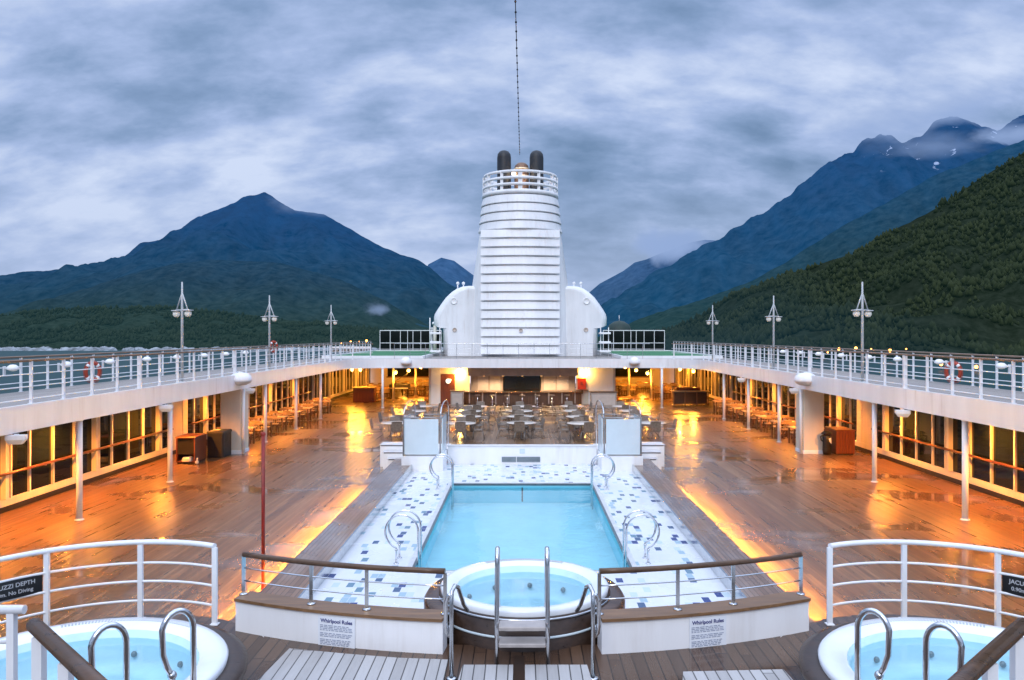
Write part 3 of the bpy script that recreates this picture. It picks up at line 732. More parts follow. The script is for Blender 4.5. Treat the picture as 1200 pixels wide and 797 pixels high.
# railings round the side tubs, their depth signs and grab rails
SIGNB = paint('sign_black', (.010,.011,.013), .3, .1, 5.)
SIGNT = paint('sign_white_ink', (.55,.56,.58), .5, .03, 5.)
for side, sg in (('left', -1), ('right', 1)):
    path = [(sg*-x, y) for x, y in arc(-4.75, 8.55, 1.80, R(196), R(62.5), 22)]
    path.reverse()
    rl = railing('curved white railing behind the %s whirlpool tub' % side, path, 1.104, 1.07, (.24,.49,.73), 1.0, .031, .034, (RAILW, RAILW, RAILW), .017, group='curved white railings', name='curved_railing')
    a = R(143); n = Vector((sg*-cos(a), sin(a))) if False else Vector((cos(a)*1, sin(a)))
    px, py = -4.75+1.785*cos(a), 8.55+1.785*sin(a)
    rz = a-PI/2
    if sg > 0: px = -px; rz = -rz
    t = thing('depth_sign', 'black sign with white lettering hung on the curved railing of the %s whirlpool' % side, 'sign', (px, py, 1.104+.61), rz, group='black depth signs')
    m = MB(); m.box(-.34,.34,-.012,.0,-.11,.11); m.build('plate', SIGNB, t)
    text_mesh('JACUZZI DEPTH', .072, SIGNT, 'upper_line', t, (0,-.0145,.022), (PI/2,0,0), bold=.0008)
    text_mesh('0.90m. No Diving', .066, SIGNT, 'lower_line', t, (0,-.0145,-.062), (PI/2,0,0), bold=.0006)
    for j, (gx, gy) in enumerate(((3.04, 7.36), (3.48, 7.0))):
        gx = gx*sg*(1.0 if sg < 0 else 1.02)
        t = thing('tub_grab_rail', 'arched steel grab rail at the %s whirlpool rim, %s' % (side, ('nearer the middle tub', 'farther from the middle tub')[j]), 'handrail', (gx, gy, 1.104), rz=-sg*R(50) if sg < 0 else R(-50)*sg, group='arched grab rails at the side tubs')
        dirv = sg
        m = MB(); pts = [(0,0,0),(0,0,.85)] + [(dirv*(.15-.15*cos(b)), 0, .98+.2*sin(b)) for b in np.linspace(.1, PI-.3, 11)] + [(dirv*.285,0,.82),(dirv*.25,0,.70),(dirv*.20,0,.60)]
        m.tube(pts, .027, 10); m.build('hoop', CHROME, t)
        m = MB(); m.tube([(dirv*.20,0,.62),(dirv*.215,0,.22)], .030, 10); m.ball((dirv*.20,0,.61), .042); m.build('inner_leg', STEEL, t)
        m = MB(); m.lathe([(0,0),(.06,0),(.055,.015),(.025,.02)], seg=14); m.build('base_flange', STEEL, t)
    # stair rail close to the camera
    k = 1.0 if sg < 0 else 1.025
    t = thing('stair_handrail', 'brown handrail on white posts close to the camera at the lower %s corner' % side, 'handrail', (sg*1.9*k, 3.3, 2.45), group='brown handrails at the lower corners')
    S3 = (sg*1.9*k, 3.3, 2.45)
    m = MB(); m.tube([(sg*2.22*k,3.62,3.48),(sg*1.63*k,3.03,3.48),(sg*1.30*k,2.70,3.48)], .034, 10); m.build('rail', TEAKRAIL, t, S3)
    for x, y in ((2.16,3.56),(1.88,3.28),(1.45,2.85)):
        m = MB(); m.box(sg*x*k-.022, sg*x*k+.022, y-.022, y+.022, 2.45, 3.45); m.build('post', RAILW, t, S3)
    m = MB(); m.tube([(sg*2.2*k,3.60,3.18),(sg*1.3*k,2.70,3.18)], .012, 8); m.build('rail_bar', RAILW, t, S3)
    m = MB(); m.box(-4.4, -1.2, .6, 4.6, 2.36, 2.45) if sg < 0 else m.box(1.2, 4.4, .6, 4.6, 2.36, 2.45); struct(m.build('landing_floor', PLATD))
t = thing('landing_railing', 'short white tube railing at the lower left edge beside the brown handrail', 'railing', (-3.0, 4.4, 2.45))
S3 = (-3.0, 4.4, 2.45)
m = MB(); m.tube([(-3.9,4.4,3.28),(-2.75,4.4,3.28)], .026, 10); m.build('top_rail', RAILW, t, S3)
m = MB(); m.tube([(-3.9,4.4,3.10),(-2.82,4.4,3.10)], .011, 8); m.build('rail_bar', RAILW, t, S3)
m = MB(); m.box(-2.84,-2.80,4.38,4.42,2.45,3.262); m.build('post', RAILW, t, S3)
m = MB(); m.box(-3.84,-3.80,4.38,4.42,2.45,3.262); m.build('post', RAILW, t, S3)

# ------------------------------------------------------------------ pale duckboards on the platform
def duckboard(poly, label):
    xs = [p[0] for p in poly]; ys = [p[1] for p in poly]; cx, cy = sum(xs)/len(xs), sum(ys)/len(ys)
    m = MB(); m.prism([(x-cx, y-cy) for x, y in poly], .0, .03); o = m.build('duckboard', DUCK); o.location = (cx, cy, 1.104)
    tag(o, label, 'duckboard', 'pale duckboards on the platform')
duckboard([(-2.95,6.9),(-.84,6.9),(-.84,8.98),(-1.4,9.03),(-2.0,9.14),(-2.72,9.30)], 'wide pale grey duckboard under the left curved parapet')
duckboard([(-.76,7.0),(-.10,7.0),(-.10,8.84),(-.66,8.84)], 'pale duckboard left of the gap in front of the middle ladder')
duckboard([(.03,7.0),(.80,7.0),(.72,8.84),(.03,8.84)], 'pale duckboard right of the gap in front of the middle ladder')
duckboard([(1.35,6.9),(2.95,6.9),(2.86,8.72),(1.75,8.66)], 'pale grey duckboard on the right below the parapet notice')
# gully cover in the gap
m = MB(); m.box(-.09,.02,8.3,9.15,1.104,1.112); o = m.build('drain_cover', DARKWOOD); tag(o, 'dark drain strip between the two middle duckboards', 'drain')
# ------------------------------------------------------------------ red pole
t = thing('signal_pole', 'slim red pole standing beside the left pool coaming', 'pole', (-4.62, 14.2, 0))
m = MB(); m.tube([(0,0,.01),(0,0,3.0)], .032, 10); m.build('shaft', REDP, t)
m = MB(); m.lathe([(0,0.002),(.12,.002),(.12,.02),(.05,.04)], seg=14); m.build('base_plate', REDP, t)
m = MB(); m.ball((0,0,3.02), .045); m.build('cap', REDP, t)
# ------------------------------------------------------------------ tables and chairs on the aft part of the deck
def bent(m, pts, r, seg=6): m.tube(pts, r, seg)
ch = thing('deck_chair', 'brown woven chair', 'chair')
m = MB(); m.rbox(-.22,.22,-.21,.23,.415,.455,.02); m.build('seat', WICKER, ch)
m = MB(); m.add([(-.24,-.20,.46),(.24,-.20,.46),(.24,-.235,.46),(-.24,-.235,.46),(-.235,-.285,.90),(.235,-.285,.90),(.235,-.31,.90),(-.235,-.31,.90)], [(0,1,5,4),(2,3,7,6),(4,5,6,7),(0,4,7,3),(1,2,6,5),(0,3,2,1)])
m.tube([(-.2,-.297,.885),(0,-.32,.905),(.2,-.297,.885)], .018, 6); m.build('backrest', WICKER, ch)
for sx in (-1, 1):
    m = MB(); m.tube([(sx*.20,.20,.415),(sx*.23,.24,0)], .014, 6); m.build('leg', CHAIRLEG, ch)
    m = MB(); m.tube([(sx*.20,-.19,.415),(sx*.23,-.29,0)], .014, 6); m.build('leg', CHAIRLEG, ch)
    m = MB(); m.tube([(sx*.22,.20,.43),(sx*.245,.19,.63),(sx*.245,-.1,.65),(sx*.21,-.25,.66)], .014, 6); m.build('armrest', CHAIRLEG, ch)
tb = thing('round_table', 'round pale topped table', 'table')
m = MB(); m.lathe([(0,.712),(.66,.712),(.685,.72),(.69,.735),(.68,.748),(0,.75)], seg=28); m.build('table_top', TABLETOP, tb)
for k in range(4):
    a = PI/4 + k*PI/2; m = MB(); m.tube([(.12*cos(a),.12*sin(a),.71),(.13*cos(a),.13*sin(a),.35),(.42*cos(a),.42*sin(a),.01)], .02, 6); m.build('leg', CHAIRLEG, tb)
first = [True, True]
def place(proto, i, loc, rz, label, group):
    if first[i]:
        first[i] = False; proto.location = loc; proto.rotation_euler = (0,0,rz); proto['label'] = label; proto['group'] = group; return proto
    return dup(proto, loc, rz, label, group)
COLN = ['far left column', 'left inner column', 'middle column', 'right inner column', 'far right column']
ROWN = ['front', 'second', 'third', 'rear']
SIDEN = [('pool side', 0.), ('bar side', PI), ('left side', -PI/2), ('right side', PI/2)]
random.seed(5)
for ci, x in enumerate((-5.85, -2.72, 0.0, 2.75, 5.85)):
    for ri, y in enumerate((36.6, 39.5, 42.4, 45.2)):
        xx = x + random.uniform(-.12, .12); yy = y + random.uniform(-.12, .12)
        place(tb, 0, (xx, yy, 0), random.uniform(0, 1.5), 'round pale topped table, %s row of the %s before the bar' % (ROWN[ri], COLN[ci]), 'round tables before the bar')
        for si, (sn, a) in enumerate(SIDEN):
            a2 = a + random.uniform(-.22, .22); d = .74 + random.uniform(0, .14)
            dx, dy = {0: (0,-1), 1: (0,1), 2: (-1,0), 3: (1,0)}[si]
            ang = math.atan2(dy, dx) + (a2-a); dx, dy = cos(ang), sin(ang)
            place(ch, 1, (xx+dx*d, yy+dy*d, 0), math.atan2(-dx, dy)+PI, 'brown woven chair on the %s of the %s table in the %s' % (sn, ROWN[ri], COLN[ci]), 'woven chairs at the round tables')
# rectangular oak tables with side chairs under the walkways
ot = thing('oak_table', 'oak table', 'table')
m = MB(); m.rbox(-.72,.72,-.42,.42,.712,.75,.015); m.build('table_top', OAK, ot)
for sx in (-1,1):
    for sy in (-1,1): m = MB(); m.box(sx*.64-.03,sx*.64+.03,sy*.35-.03,sy*.35+.03,.0,.71); m.build('leg', BARWOOD, ot)
m = MB(); m.box(-.62,.62,-.02,.02,.28,.34); m.build('stretcher', BARWOOD, ot)
sch = thing('wooden_chair', 'wooden chair', 'chair')
m = MB(); m.rbox(-.21,.21,-.21,.21,.42,.455,.015); m.build('seat', OAK, sch)
m = MB()
m.box(-.20,.20,-.235,-.21,.76,.86)
for k in range(5): m.box(-.17+k*.08,-.15+k*.08,-.23,-.215,.456,.76)
m.build('backrest', OAK, sch)
for sx in (-1,1):
    m = MB(); m.box(sx*.18-.018,sx*.18+.018,.16,.196,0,.419); m.build('leg', BARWOOD, sch)
    m = MB(); m.box(sx*.185-.018,sx*.185+.018,-.235,-.2,0,.419); m.build('leg', BARWOOD, sch)
first = [True, True]
CN = ['near side by the windows', 'near side by the open deck', 'far side by the windows', 'far side by the open deck']
for side, sg, ys in (('left', -1, (34.6, 37.0, 39.4, 41.8, 44.0, 46.2, 48.6)), ('right', 1, (34.8, 37.2, 39.6, 42.0, 44.1, 46.2, 48.6))):
    for k, y in enumerate(ys):
        xo = 12.42
        place(ot, 0, (sg*xo, y, 0), random.uniform(-.02,.02), 'oak table under the %s walkway, %s from the box pillar' % (side, ORD[k]), 'oak tables under the walkways')
        for j, (dx, dy) in enumerate(((.36,-.56),(-.30,-.56),(.36,.56),(-.30,.56))):
            place(sch, 1, (sg*(xo+dx), y+dy, 0), (0 if dy < 0 else PI)+random.uniform(-.12,.12), 'wooden chair at the %s gallery\'s %s table, %s' % (side, ORD[k], CN[j]), 'wooden chairs at the oak tables')

# ------------------------------------------------------------------ lockers
t = thing('deck_locker', 'red brown wooden locker with an open dark front beside the black locker on the left', 'locker', (-12.5, 30.1, 0))
m = MB(); m.box(.31,.35,-.55,.55,.05,.95); m.box(-.35,-.31,-.55,.55,.05,.95); m.box(-.31,.31,.5,.55,.05,.95); m.box(-.31,.31,-.55,.5,.05,.09); m.build('cabinet', REDWOOD, t)
m = MB(); m.box(-.31,.31,-.50,-.47,.34,.94); m.build('interior_shade', BLACK, t)  # black sheet stands in for the shade inside the open locker
m = MB(); m.rbox(-.37,.37,-.58,.58,.952,1.0,.015); m.build('top_board', REDWOOD, t)
m = MB(); m.box(-.33,.33,-.5,.5,.004,.048); m.build('plinth', BLACK, t)
m = MB(); m.rbox(-.12,.22,-.52,-.2,.092,.25,.05); o = m.build('folded_towel', CREAM); o.location = (-12.5, 29.98, 0); tag(o, 'pale folded towel in the open front of the red brown locker', 'towel')
m = MB(); m.ball((0,0,0), .07); m.tube([(0,0,.05),(.02,0,.16)], .03, 8); o = m.build('pump_bottle', CREAM); o.location = (-12.02, 29.42, .08); tag(o, 'small pale bottle on the deck by the red brown locker', 'bottle')
t = thing('covered_locker', 'square locker under a black cover between the brown locker and the left pillar', 'locker', (-11.93, 31.2, 0))
m = MB(); m.rbox(-.32,.32,-.30,.62,.012,1.0,.05); m.build('cover', BLACK, t)
m = MB(); m.rbox(-.34,.34,-.32,.64,.93,1.03,.04); m.build('lid', paint('cover_dark_olive', (.03,.028,.018), .5, .2, 4.), t)
t = thing('slatted_locker', 'red brown slatted wooden locker beside the right box pillar', 'locker', (12.88, 32.3, 0))
m = MB(); m.box(-.36,.36,-.58,.6,.05,.96); m.build('cabinet', REDWOOD, t)
m = MB()
for k in range(6): m.box(-.37+k*.125,-.37+k*.125+.105,-.605,-.582,.06,.95)
for k in range(9): m.box(-.382,-.362,-.58+k*.13,-.58+k*.13+.11,.06,.95)
m.build('slats', REDWOOD, t)
m = MB(); m.rbox(-.40,.40,-.62,.62,.962,1.0,.015); m.build('top_board', REDWOOD, t)
m = MB(); m.box(-.34,.34,-.55,.57,.004,.048); m.build('plinth', BLACK, t)
t = thing('cart_bag', 'black and white bag with handle leaning on the right box pillar by the slatted locker', 'bag', (12.14, 31.72, 0))
m = MB(); m.lathe([(0,.01),(.15,.02),(.18,.2),(.17,.6),(.19,.72),(.10,.8),(0,.82)], seg=12, sy=.7); m.build('body', BLACK, t)
m = MB(); m.lathe([(0,.83),(.20,.84),(.21,.88),(.10,.95),(0,.96)], (-.02,0,0), seg=12, sy=.7); m.build('flap', BLACK, t)
m = MB(); m.add([(.02,-.135,.66),(.12,-.11,.70),(.14,-.12,.45),(.07,-.14,.5)], [(0,1,2,3)]); m.build('white_cloth', WHITE, t)
m = MB(); m.tube([(-.10,0,.8),(-.26,-.02,.74),(-.24,-.02,.60),(-.17,0,.55)], .03, 8); m.build('handle', BLACK, t)
t = thing('service_counter', 'red brown wooden counter in the far left of the lit gallery', 'counter', (-11.2, 56.6, 0))
m = MB(); m.box(-.75,.75,-.4,.4,.004,1.02); m.build('cabinet', REDWOOD, t); m = MB(); m.rbox(-.80,.80,-.45,.45,1.022,1.07,.015); m.build('counter_top', OAK, t)
t = thing('buffet_counter', 'long dark buffet counter with pale top in the far right of the lit gallery', 'counter', (11.4, 54.2, 0))
m = MB(); m.box(-1.1,1.1,-.35,.45,.1,.9); m.build('cabinet', DARKWOOD, t); m = MB(); m.rbox(-1.25,1.25,-.5,.5,.93,.98,.015); m.build('counter_top', OAK, t)
for x in (-1.15, -.4, .4, 1.15): m = MB(); m.box(x-.03,x+.03,-.47,-.41,.0,.93); m.build('leg', BARWOOD, t)
m = MB(); m.rbox(-.9,.7,-.1,.35,.982,1.2,.04); m.build('serving_cabinet', REDWOOD, t)

# ------------------------------------------------------------------ the aft block: bar, door, walls
YW = 54.7
XB = 6.2
t = thing('aft_wall', 'cream wall of the aft block with a round windowed door left of the bar', 'wall', (0, YW, 0))
m = MB()
m.box(-XB, -3.62, .0, .3, .002, ZB-.045); m.box(3.72, XB, .0, .3, .002, ZB-.045)
m.build('wall_panel', CREAM, t)
m = MB(); m.box(-3.62, 3.72, 2.2, 2.4, .002, ZB-.045); m.build('recess_wall', TAUPE, t)
for sg in (-1, 1):
    m = MB(); m.box(min(sg*XB,sg*(XB+.2)), max(sg*XB,sg*(XB+.2)), 0, 19, .002, ZB-.045); m.build('side_wall', CREAM, t)
m = MB(); m.box(-6.25,-5.62,-.06,-.003,.002,ZB-.046); m.build('corner_pilaster', WHITE, t)
m = MB(); m.box(4.55,6.25,-.06,-.003,.002,ZB-.046); m.build('corner_pilaster', WHITE, t)
d = MB(); d.box(-5.60,-4.62,-.05,-.003,.02,2.08); dr = d.build('door', REDWOOD, t)
m = MB(); m.lathe([(0,0),(.17,0),(.17,.01),(0,.01)], seg=20); pv = m.build('porthole_glass', lamp_glass('lit_porthole_glass', (1,.85,.6), 1.8), dr); pv.rotation_euler = (PI/2,0,0); pv.location = (-5.08,-.052,1.60)
m = MB(); m.lathe([(.17,0),(.21,0),(.21,.02),(.17,.02)], seg=20); pr = m.build('porthole_ring', CHROME, dr); pr.rotation_euler = (PI/2,0,0); pr.location = (-5.08,-.051,1.60)
m = MB(); m.box(-4.78,-4.70,-.10,-.052,1.0,1.04); m.build('handle', CHROME, dr)
t = thing('bar_counter', 'curved dark wood bar counter with cabinets and a wide valance at the aft end', 'bar', (0, 54.0, 0))
def cf(x, d=0): return -.55 - d + .10*(x/3.9)**2*5.0
xs = np.linspace(-4.15, 4.05, 21)
A = [(x, .35*(x/3.95)**2 - d0) for d0 in (0,) for x in xs]; Bk = [(x, y+.5) for x, y in A]
m = MB(); m.strip(A, Bk, .004, .85); m.build('counter_front', BARWOOD, t)
m = MB(); m.strip([(x*1.03, y-.22) for x, y in A], [(x*1.03, y+.55) for x, y in A], 0.852, .90); m.build('counter_top', BARTOP, t)
for x in np.linspace(-3.6, 3.6, 9):
    m = MB(); m.box(x-.04, x+.04, .35*(x/3.95)**2-.03, .35*(x/3.95)**2-.002, .1, .84); m.build('counter_rib', TAUPE, t)
for x in (-2.6, -1.3, 0, 1.3, 2.6):
    m = MB(); m.lathe([(0,1.978),(.07,1.978),(.07,1.965),(0,1.965)], (x,.26,0), 12); m.build('valance_lamp', LENS, t)
    spot('valance_bulb', (x, .26, 1.94), 260, (1,.66,.36), 165, .06, t)
m = MB(); m.box(-3.70, 3.80, .10, .42, 1.98, ZB-.05); m.build('valance', TAUPE, t)
m = MB(); m.box(-3.60, -1.36, 1.5, 2.6, .86, 1.979); m.build('back_cabinet', TAUPE, t)
m = MB(); m.box(1.32, 3.70, 1.5, 2.6, .86, 1.979); m.build('back_cabinet', TAUPE, t)
for x0, x1 in ((-3.1,-2.38),(-2.24,-1.52),(1.5,2.32),(2.42,3.24)):
    m = MB(); m.box(x0, x1, 1.47, 1.498, .93, 1.93); dd = m.build('cabinet_door', TAUPE2, t)
    m = MB(); m.box(x1-.1, x1-.07, 1.45, 1.469, 1.45, 1.6); m.build('handle', CHROME, dd)
m = MB(); m.box(-3.58, 3.68, 1.62, 2.58, .004, .858); m.build('back_counter', BARWOOD, t)
t = thing('television', 'wide black television over the bar between the cabinets', 'television', (-.03, 55.65, 0))
m = MB(); m.rbox(-1.28,1.28,-.05,.05,.83,1.96,.02); m.build('casing', BLACK, t)
m = MB(); m.box(-1.25,1.25,-.056,-.052,.86,1.93); m.build('screen', SCREENM, t)
bs = thing('bar_stool', 'bar stool', 'stool')
m = MB(); m.lathe([(0,.70),(.17,.70),(.185,.72),(.18,.75),(0,.765)], seg=16); m.build('seat', WICKER, bs)
m = MB(); m.tube([(0,0,.02),(0,0,.70)], .03, 8); m.build('stem', CHROME, bs)
m = MB(); m.lathe([(0,.002),(.22,.002),(.21,.02),(.04,.04)], seg=16); m.build('base', CHROME, bs)
m = MB(); m.tube([(.16*cos(a),.16*sin(a),.28) for a in np.linspace(0,2*PI,17)[:-1]], .01, 6, closed=True); m.build('foot_ring', CHROME, bs)
for k, x in enumerate((-3.0,-2.0,-1.0,0.0,1.0,2.0,3.0)):
    loc = (x, 53.25+.3*(x/3.95)**2, 0); lb = 'round bar stool at the bar counter, %s from the left' % ORD[k]
    if k == 0: bs.location = loc; bs['label'] = lb; bs['group'] = 'bar stools'
    else: dup(bs, loc, 0, lb, 'bar stools')
for nm, x in (('left', -4.35), ('right', 5.35)):
    t = thing('side_counter', 'taupe serving counter with dark top at the %s end of the bar' % nm, 'counter', (x, 53.4 if x < 0 else 52.6, 0), group='serving counters beside the bar')
    w = .42 if x < 0 else .85
    m = MB(); m.box(-w, w, -.3, .3, .004, 1.0); m.build('cabinet', TAUPE, t)
    m = MB(); m.rbox(-w-.08, w+.08, -.36, .36, 1.002, 1.05, .015); m.build('counter_top', BARWOOD, t)
    m = MB(); m.box(-w+.1, w-.1, -.325, -.302, .15, .85); m.build('front_panel', TAUPE2, t)
t = thing('safety_box', 'bright red box mounted on the lit wall right of the bar', 'wall box', (4.08, 54.62, 1.45))
m = MB(); m.rbox(-.29,.29,-.12,.07,-.40,.36,.02); m.build('case', REDB, t)
m = MB(); m.box(-.09,.09,-.126,-.122,-.1,.12); m.build('label_plate', ORANGE, t)
t = thing('bar_rail_shelf', 'small dark shelf under the red box right of the bar', 'shelf', (4.1, 54.55, .98))
m = MB(); m.box(-.42,.42,-.2,.14,0,.04); m.build('board', BARWOOD, t); m = MB(); m.box(-.04,.04,-.15,.14,-.25,-.002); m.build('bracket', BARWOOD, t)

# lamps of the aft block and of the gallery behind
GOLD = (1., .50, .09)
AMBG = (1., .37, .035)
def wall_lamp(x, y, z, r, label, m_, power, down=.32, ax=0):
    t = thing('globe_lamp', label, 'lamp', (x, y, z), group='warm globe lamps')
    m = MB(); m.ball((0,0,0), r, seg=14, rings=10); m.build('globe', m_, t)
    m = MB(); m.lathe([(0,r+.06),(r*.7,r+.05),(r*.75,r*.75),(r*.6,r*.82)], seg=14); m.build('bracket_cap', CHROME, t)
    point('globe_bulb', (0, -.02 if not ax else 0, -r-.12), power, GOLD if not ax else AMBG, r*.8, t)
    return t
wall_lamp(-4.28, YW-.24, 2.32, .19, 'large glowing globe lamp on the wall between the door and the bar', GLOBEB, 300)
wall_lamp(4.25, YW-.2, 2.40, .11, 'small glowing globe lamp above the red box', GLOBE, 240)
GL = [(-12.3, 57.5, 2.28), (-11.4, 56.0, 2.34), (-9.3, 58.5, 2.02), (-8.7, 61.0, 2.05), (-8.4, 66.0, 2.1), (-12.6, 66.0, 2.2), (-10.5, 70, 2.1)]
GR = [(12.3, 57.2, 2.18), (11.2, 56.5, 2.36), (9.2, 58.5, 1.96), (8.8, 61.5, 2.05), (8.4, 65.0, 2.15), (13.0, 66.0, 2.2), (10.6, 70, 2.1)]
for side, G in (('left', GL), ('right', GR)):
    for k, (x, y, z) in enumerate(G):
        wall_lamp(x, y, z, .13, 'warm globe lamp in the %s lit gallery, %s from the front' % (side, ORD[k]), GLOBE, 330, ax=1)
# drop rods
# gallery back walls, inner columns and furniture
for side, sg in (('left', -1), ('right', 1)):
    t = thing('gallery_wall', 'cream back wall with dark opening in the %s lit gallery' % side, 'wall', (sg*10.3, 74.0, 0), group='gallery back walls')
    m = MB(); m.box(-4.0, 4.0, 0, .3, .002, ZB-.045); m.build('wall_panel', CREAM, t)
    m = MB(); m.box(-2.2, 1.6, -.05, -.003, .9, 2.5); m.build('window', GLASSD, t)
    m = MB(); m.box(-2.3, 1.7, -.08, -.003, .80, .898); m.build('sill', REDWOOD, t)
    for k, (x, y) in enumerate(((9.55, 59.0), (8.3, 62.0), (7.3, 66.5), (12.2, 62.0))):
        t = thing('gallery_column', 'slim cream column inside the %s lit gallery, %s from the front' % (side, ORD[k]), 'column', (sg*x, y, 0), group='cream gallery columns')
        m = MB(); m.tube([(0,0,0),(0,0,ZB-.045)], .09, 10); m.build('shaft', CREAM, t); m = MB(); m.lathe([(0,.002),(.17,.002),(.16,.03),(.1,.05)], seg=12); m.build('base_plate', CREAM, t)
    for k, (x, y) in enumerate(((8.4, 63.5), (10.6, 60.6), (11.9, 63.8), (10.2, 66.5), (8.6, 69.0))):
        dup(ot, (sg*x, y, 0), random.uniform(-.3,.3), 'oak table inside the %s lit gallery, %s from the front' % (side, ORD[k]), 'oak tables in the lit galleries')
        for j, (dx, dy) in enumerate(((.36,-.62),(-.36,-.62),(.36,.62),(-.36,.62))):
            dup(sch, (sg*x+dx, y+dy, 0), (0 if dy < 0 else PI)+random.uniform(-.3,.3), 'wooden chair in the %s lit gallery, %s corner of its %s table' % (side, ('near right','near left','far right','far left')[j], ORD[k]), 'wooden chairs in the lit galleries')
t = thing('grand_piano', 'dark grand piano with raised lid in the left lit gallery', 'piano', (-9.4, 61.6, 0))
m = MB(); m.prism([(-.75,-.9),(.75,-.9),(.75,.0),(.45,.8),(-.1,1.1),(-.75,1.0)], .62, .98); m.build('case', BLACK, t)
m = MB(); m.add([(-.75,-.5,1.0),(-.75,1.0,1.0),(.4,.9,1.75),(.6,-.5,1.75),(-.72,-.5,1.03),(-.72,1.0,1.03),(.4,.9,1.79),(.6,-.5,1.79)], [(0,1,2,3),(7,6,5,4),(0,4,5,1),(1,5,6,2),(2,6,7,3),(3,7,4,0)]); m.build('lid', BLACK, t)
m = MB(); m.box(-.7,.7,-1.05,-.9,.66,.74); m.build('keyboard', WHITE, t)
for x, y in ((-.62,-.75),(.62,-.75),(0,.85)): m = MB(); m.tube([(x,y,0),(x,y,.62)], [.04,.06], 8); m.build('leg', BLACK, t)

# ------------------------------------------------------------------ on the aft upper deck: turf, wind screens, racks, funnel
for side, sg in (('left', -1), ('right', 1)):
    t = thing('putting_green', 'green turf with a white kerb beside the funnel on the %s' % side, 'putting green', (sg*10.2, 63, ZU), group='green turf areas')
    x0, x1 = -3.3, 3.3
    m = MB(); m.box(x0, x1, -8.6, 10.4, .06, .12); m.build('turf', TURF, t)
    m = MB(); frame_box(m, x0, x1, -8.6, 10.4, .16, .004, .2); m.build('kerb', WHITE, t)
    t = thing('wind_screen', 'dark glazed wind screen in white frames behind the %s turf' % side, 'wind screen', (sg*10.4, 74.2, ZU), group='glazed wind screens')
    W = 2.85; H0, H1 = .16, 2.06
    fr_ = MB(); xsn = [-W, -W+.95, -W+1.9, -W+2.85-.28+.0, -W+2.85+.22, -W+3.8, -W+4.75, W]
    for x in xsn: fr_.box(x-.024, x+.024, -.05, .05, .004, H1)
    fr_.box(-W, W, -.055, .055, H1-.07, H1+.0); fr_.box(-W, W, -.045, .045, .84, .89); fr_.box(-W, W, -.045, .045, .26, .30); fr_.box(-W, W, -.06, .06, .01, .14)
    fr_.build('frame', WHITE, t)
    for a, b in zip(xsn, xsn[1:]):
        m = MB(); m.box(a+.024, b-.024, -.012, .012, .14, H1-.1); m.build('glass_pane', GLASSD, t)
    t = thing('raft_rack', 'white rack of four shelves beside the funnel housing on the %s' % side, 'rack', (sg*6.42-.15, 60.6, ZU), group='white shelf racks')
    for z in (.38, 1.06, 1.75): m = MB(); m.rbox(-.42,.42,-.5,.5,z-.07,z+.07,.04); m.build('shelf', WHITE, t)
    for x in (-.3,.3): m = MB(); m.box(x-.03,x+.03,-.03,.03,0,2.2); m.build('post', WHITE, t)
t = thing('flag_mast', 'thin white mast beside the left wind screen', 'mast', (-8.0, 69.0, ZU))
m = MB(); m.tube([(0,0,0),(0,0,3.1)], .05, 8); m.build('pole', WHITE, t); m = MB(); m.tube([(.0,0,2.2),(.45,0,2.2),(.45,0,1.6)], .03, 6); m.build('arm', WHITE, t)
t = thing('vent_mast', 'short grey vent mast left of the funnel housing', 'mast', (-7.35, 67.0, ZU))
m = MB(); m.tube([(0,0,0),(0,0,2.55)], .14, 10); m.build('pole', CEIL, t); m = MB(); m.lathe([(.0,2.75),(.22,2.68),(.25,2.5),(.15,2.5)], seg=12); m.build('cowl', WHITE, t)
t = thing('radar_dome', 'dark green dome behind the right wind screen', 'dome', (9.4, 77.2, ZU))
m = MB(); m.lathe([(1.2,0),(1.25,1.6),(1.2,2.1),(.95,2.6),(.5,2.9),(0,3.0)], seg=24); m.build('dome', paint('dark_green_cover', (.012,.035,.028), .6, .2, 1.5), t)
m = MB(); m.tube([(.0,0,3.0),(.0,0,3.5)], .03, 6); m.build('antenna', WHITE, t)

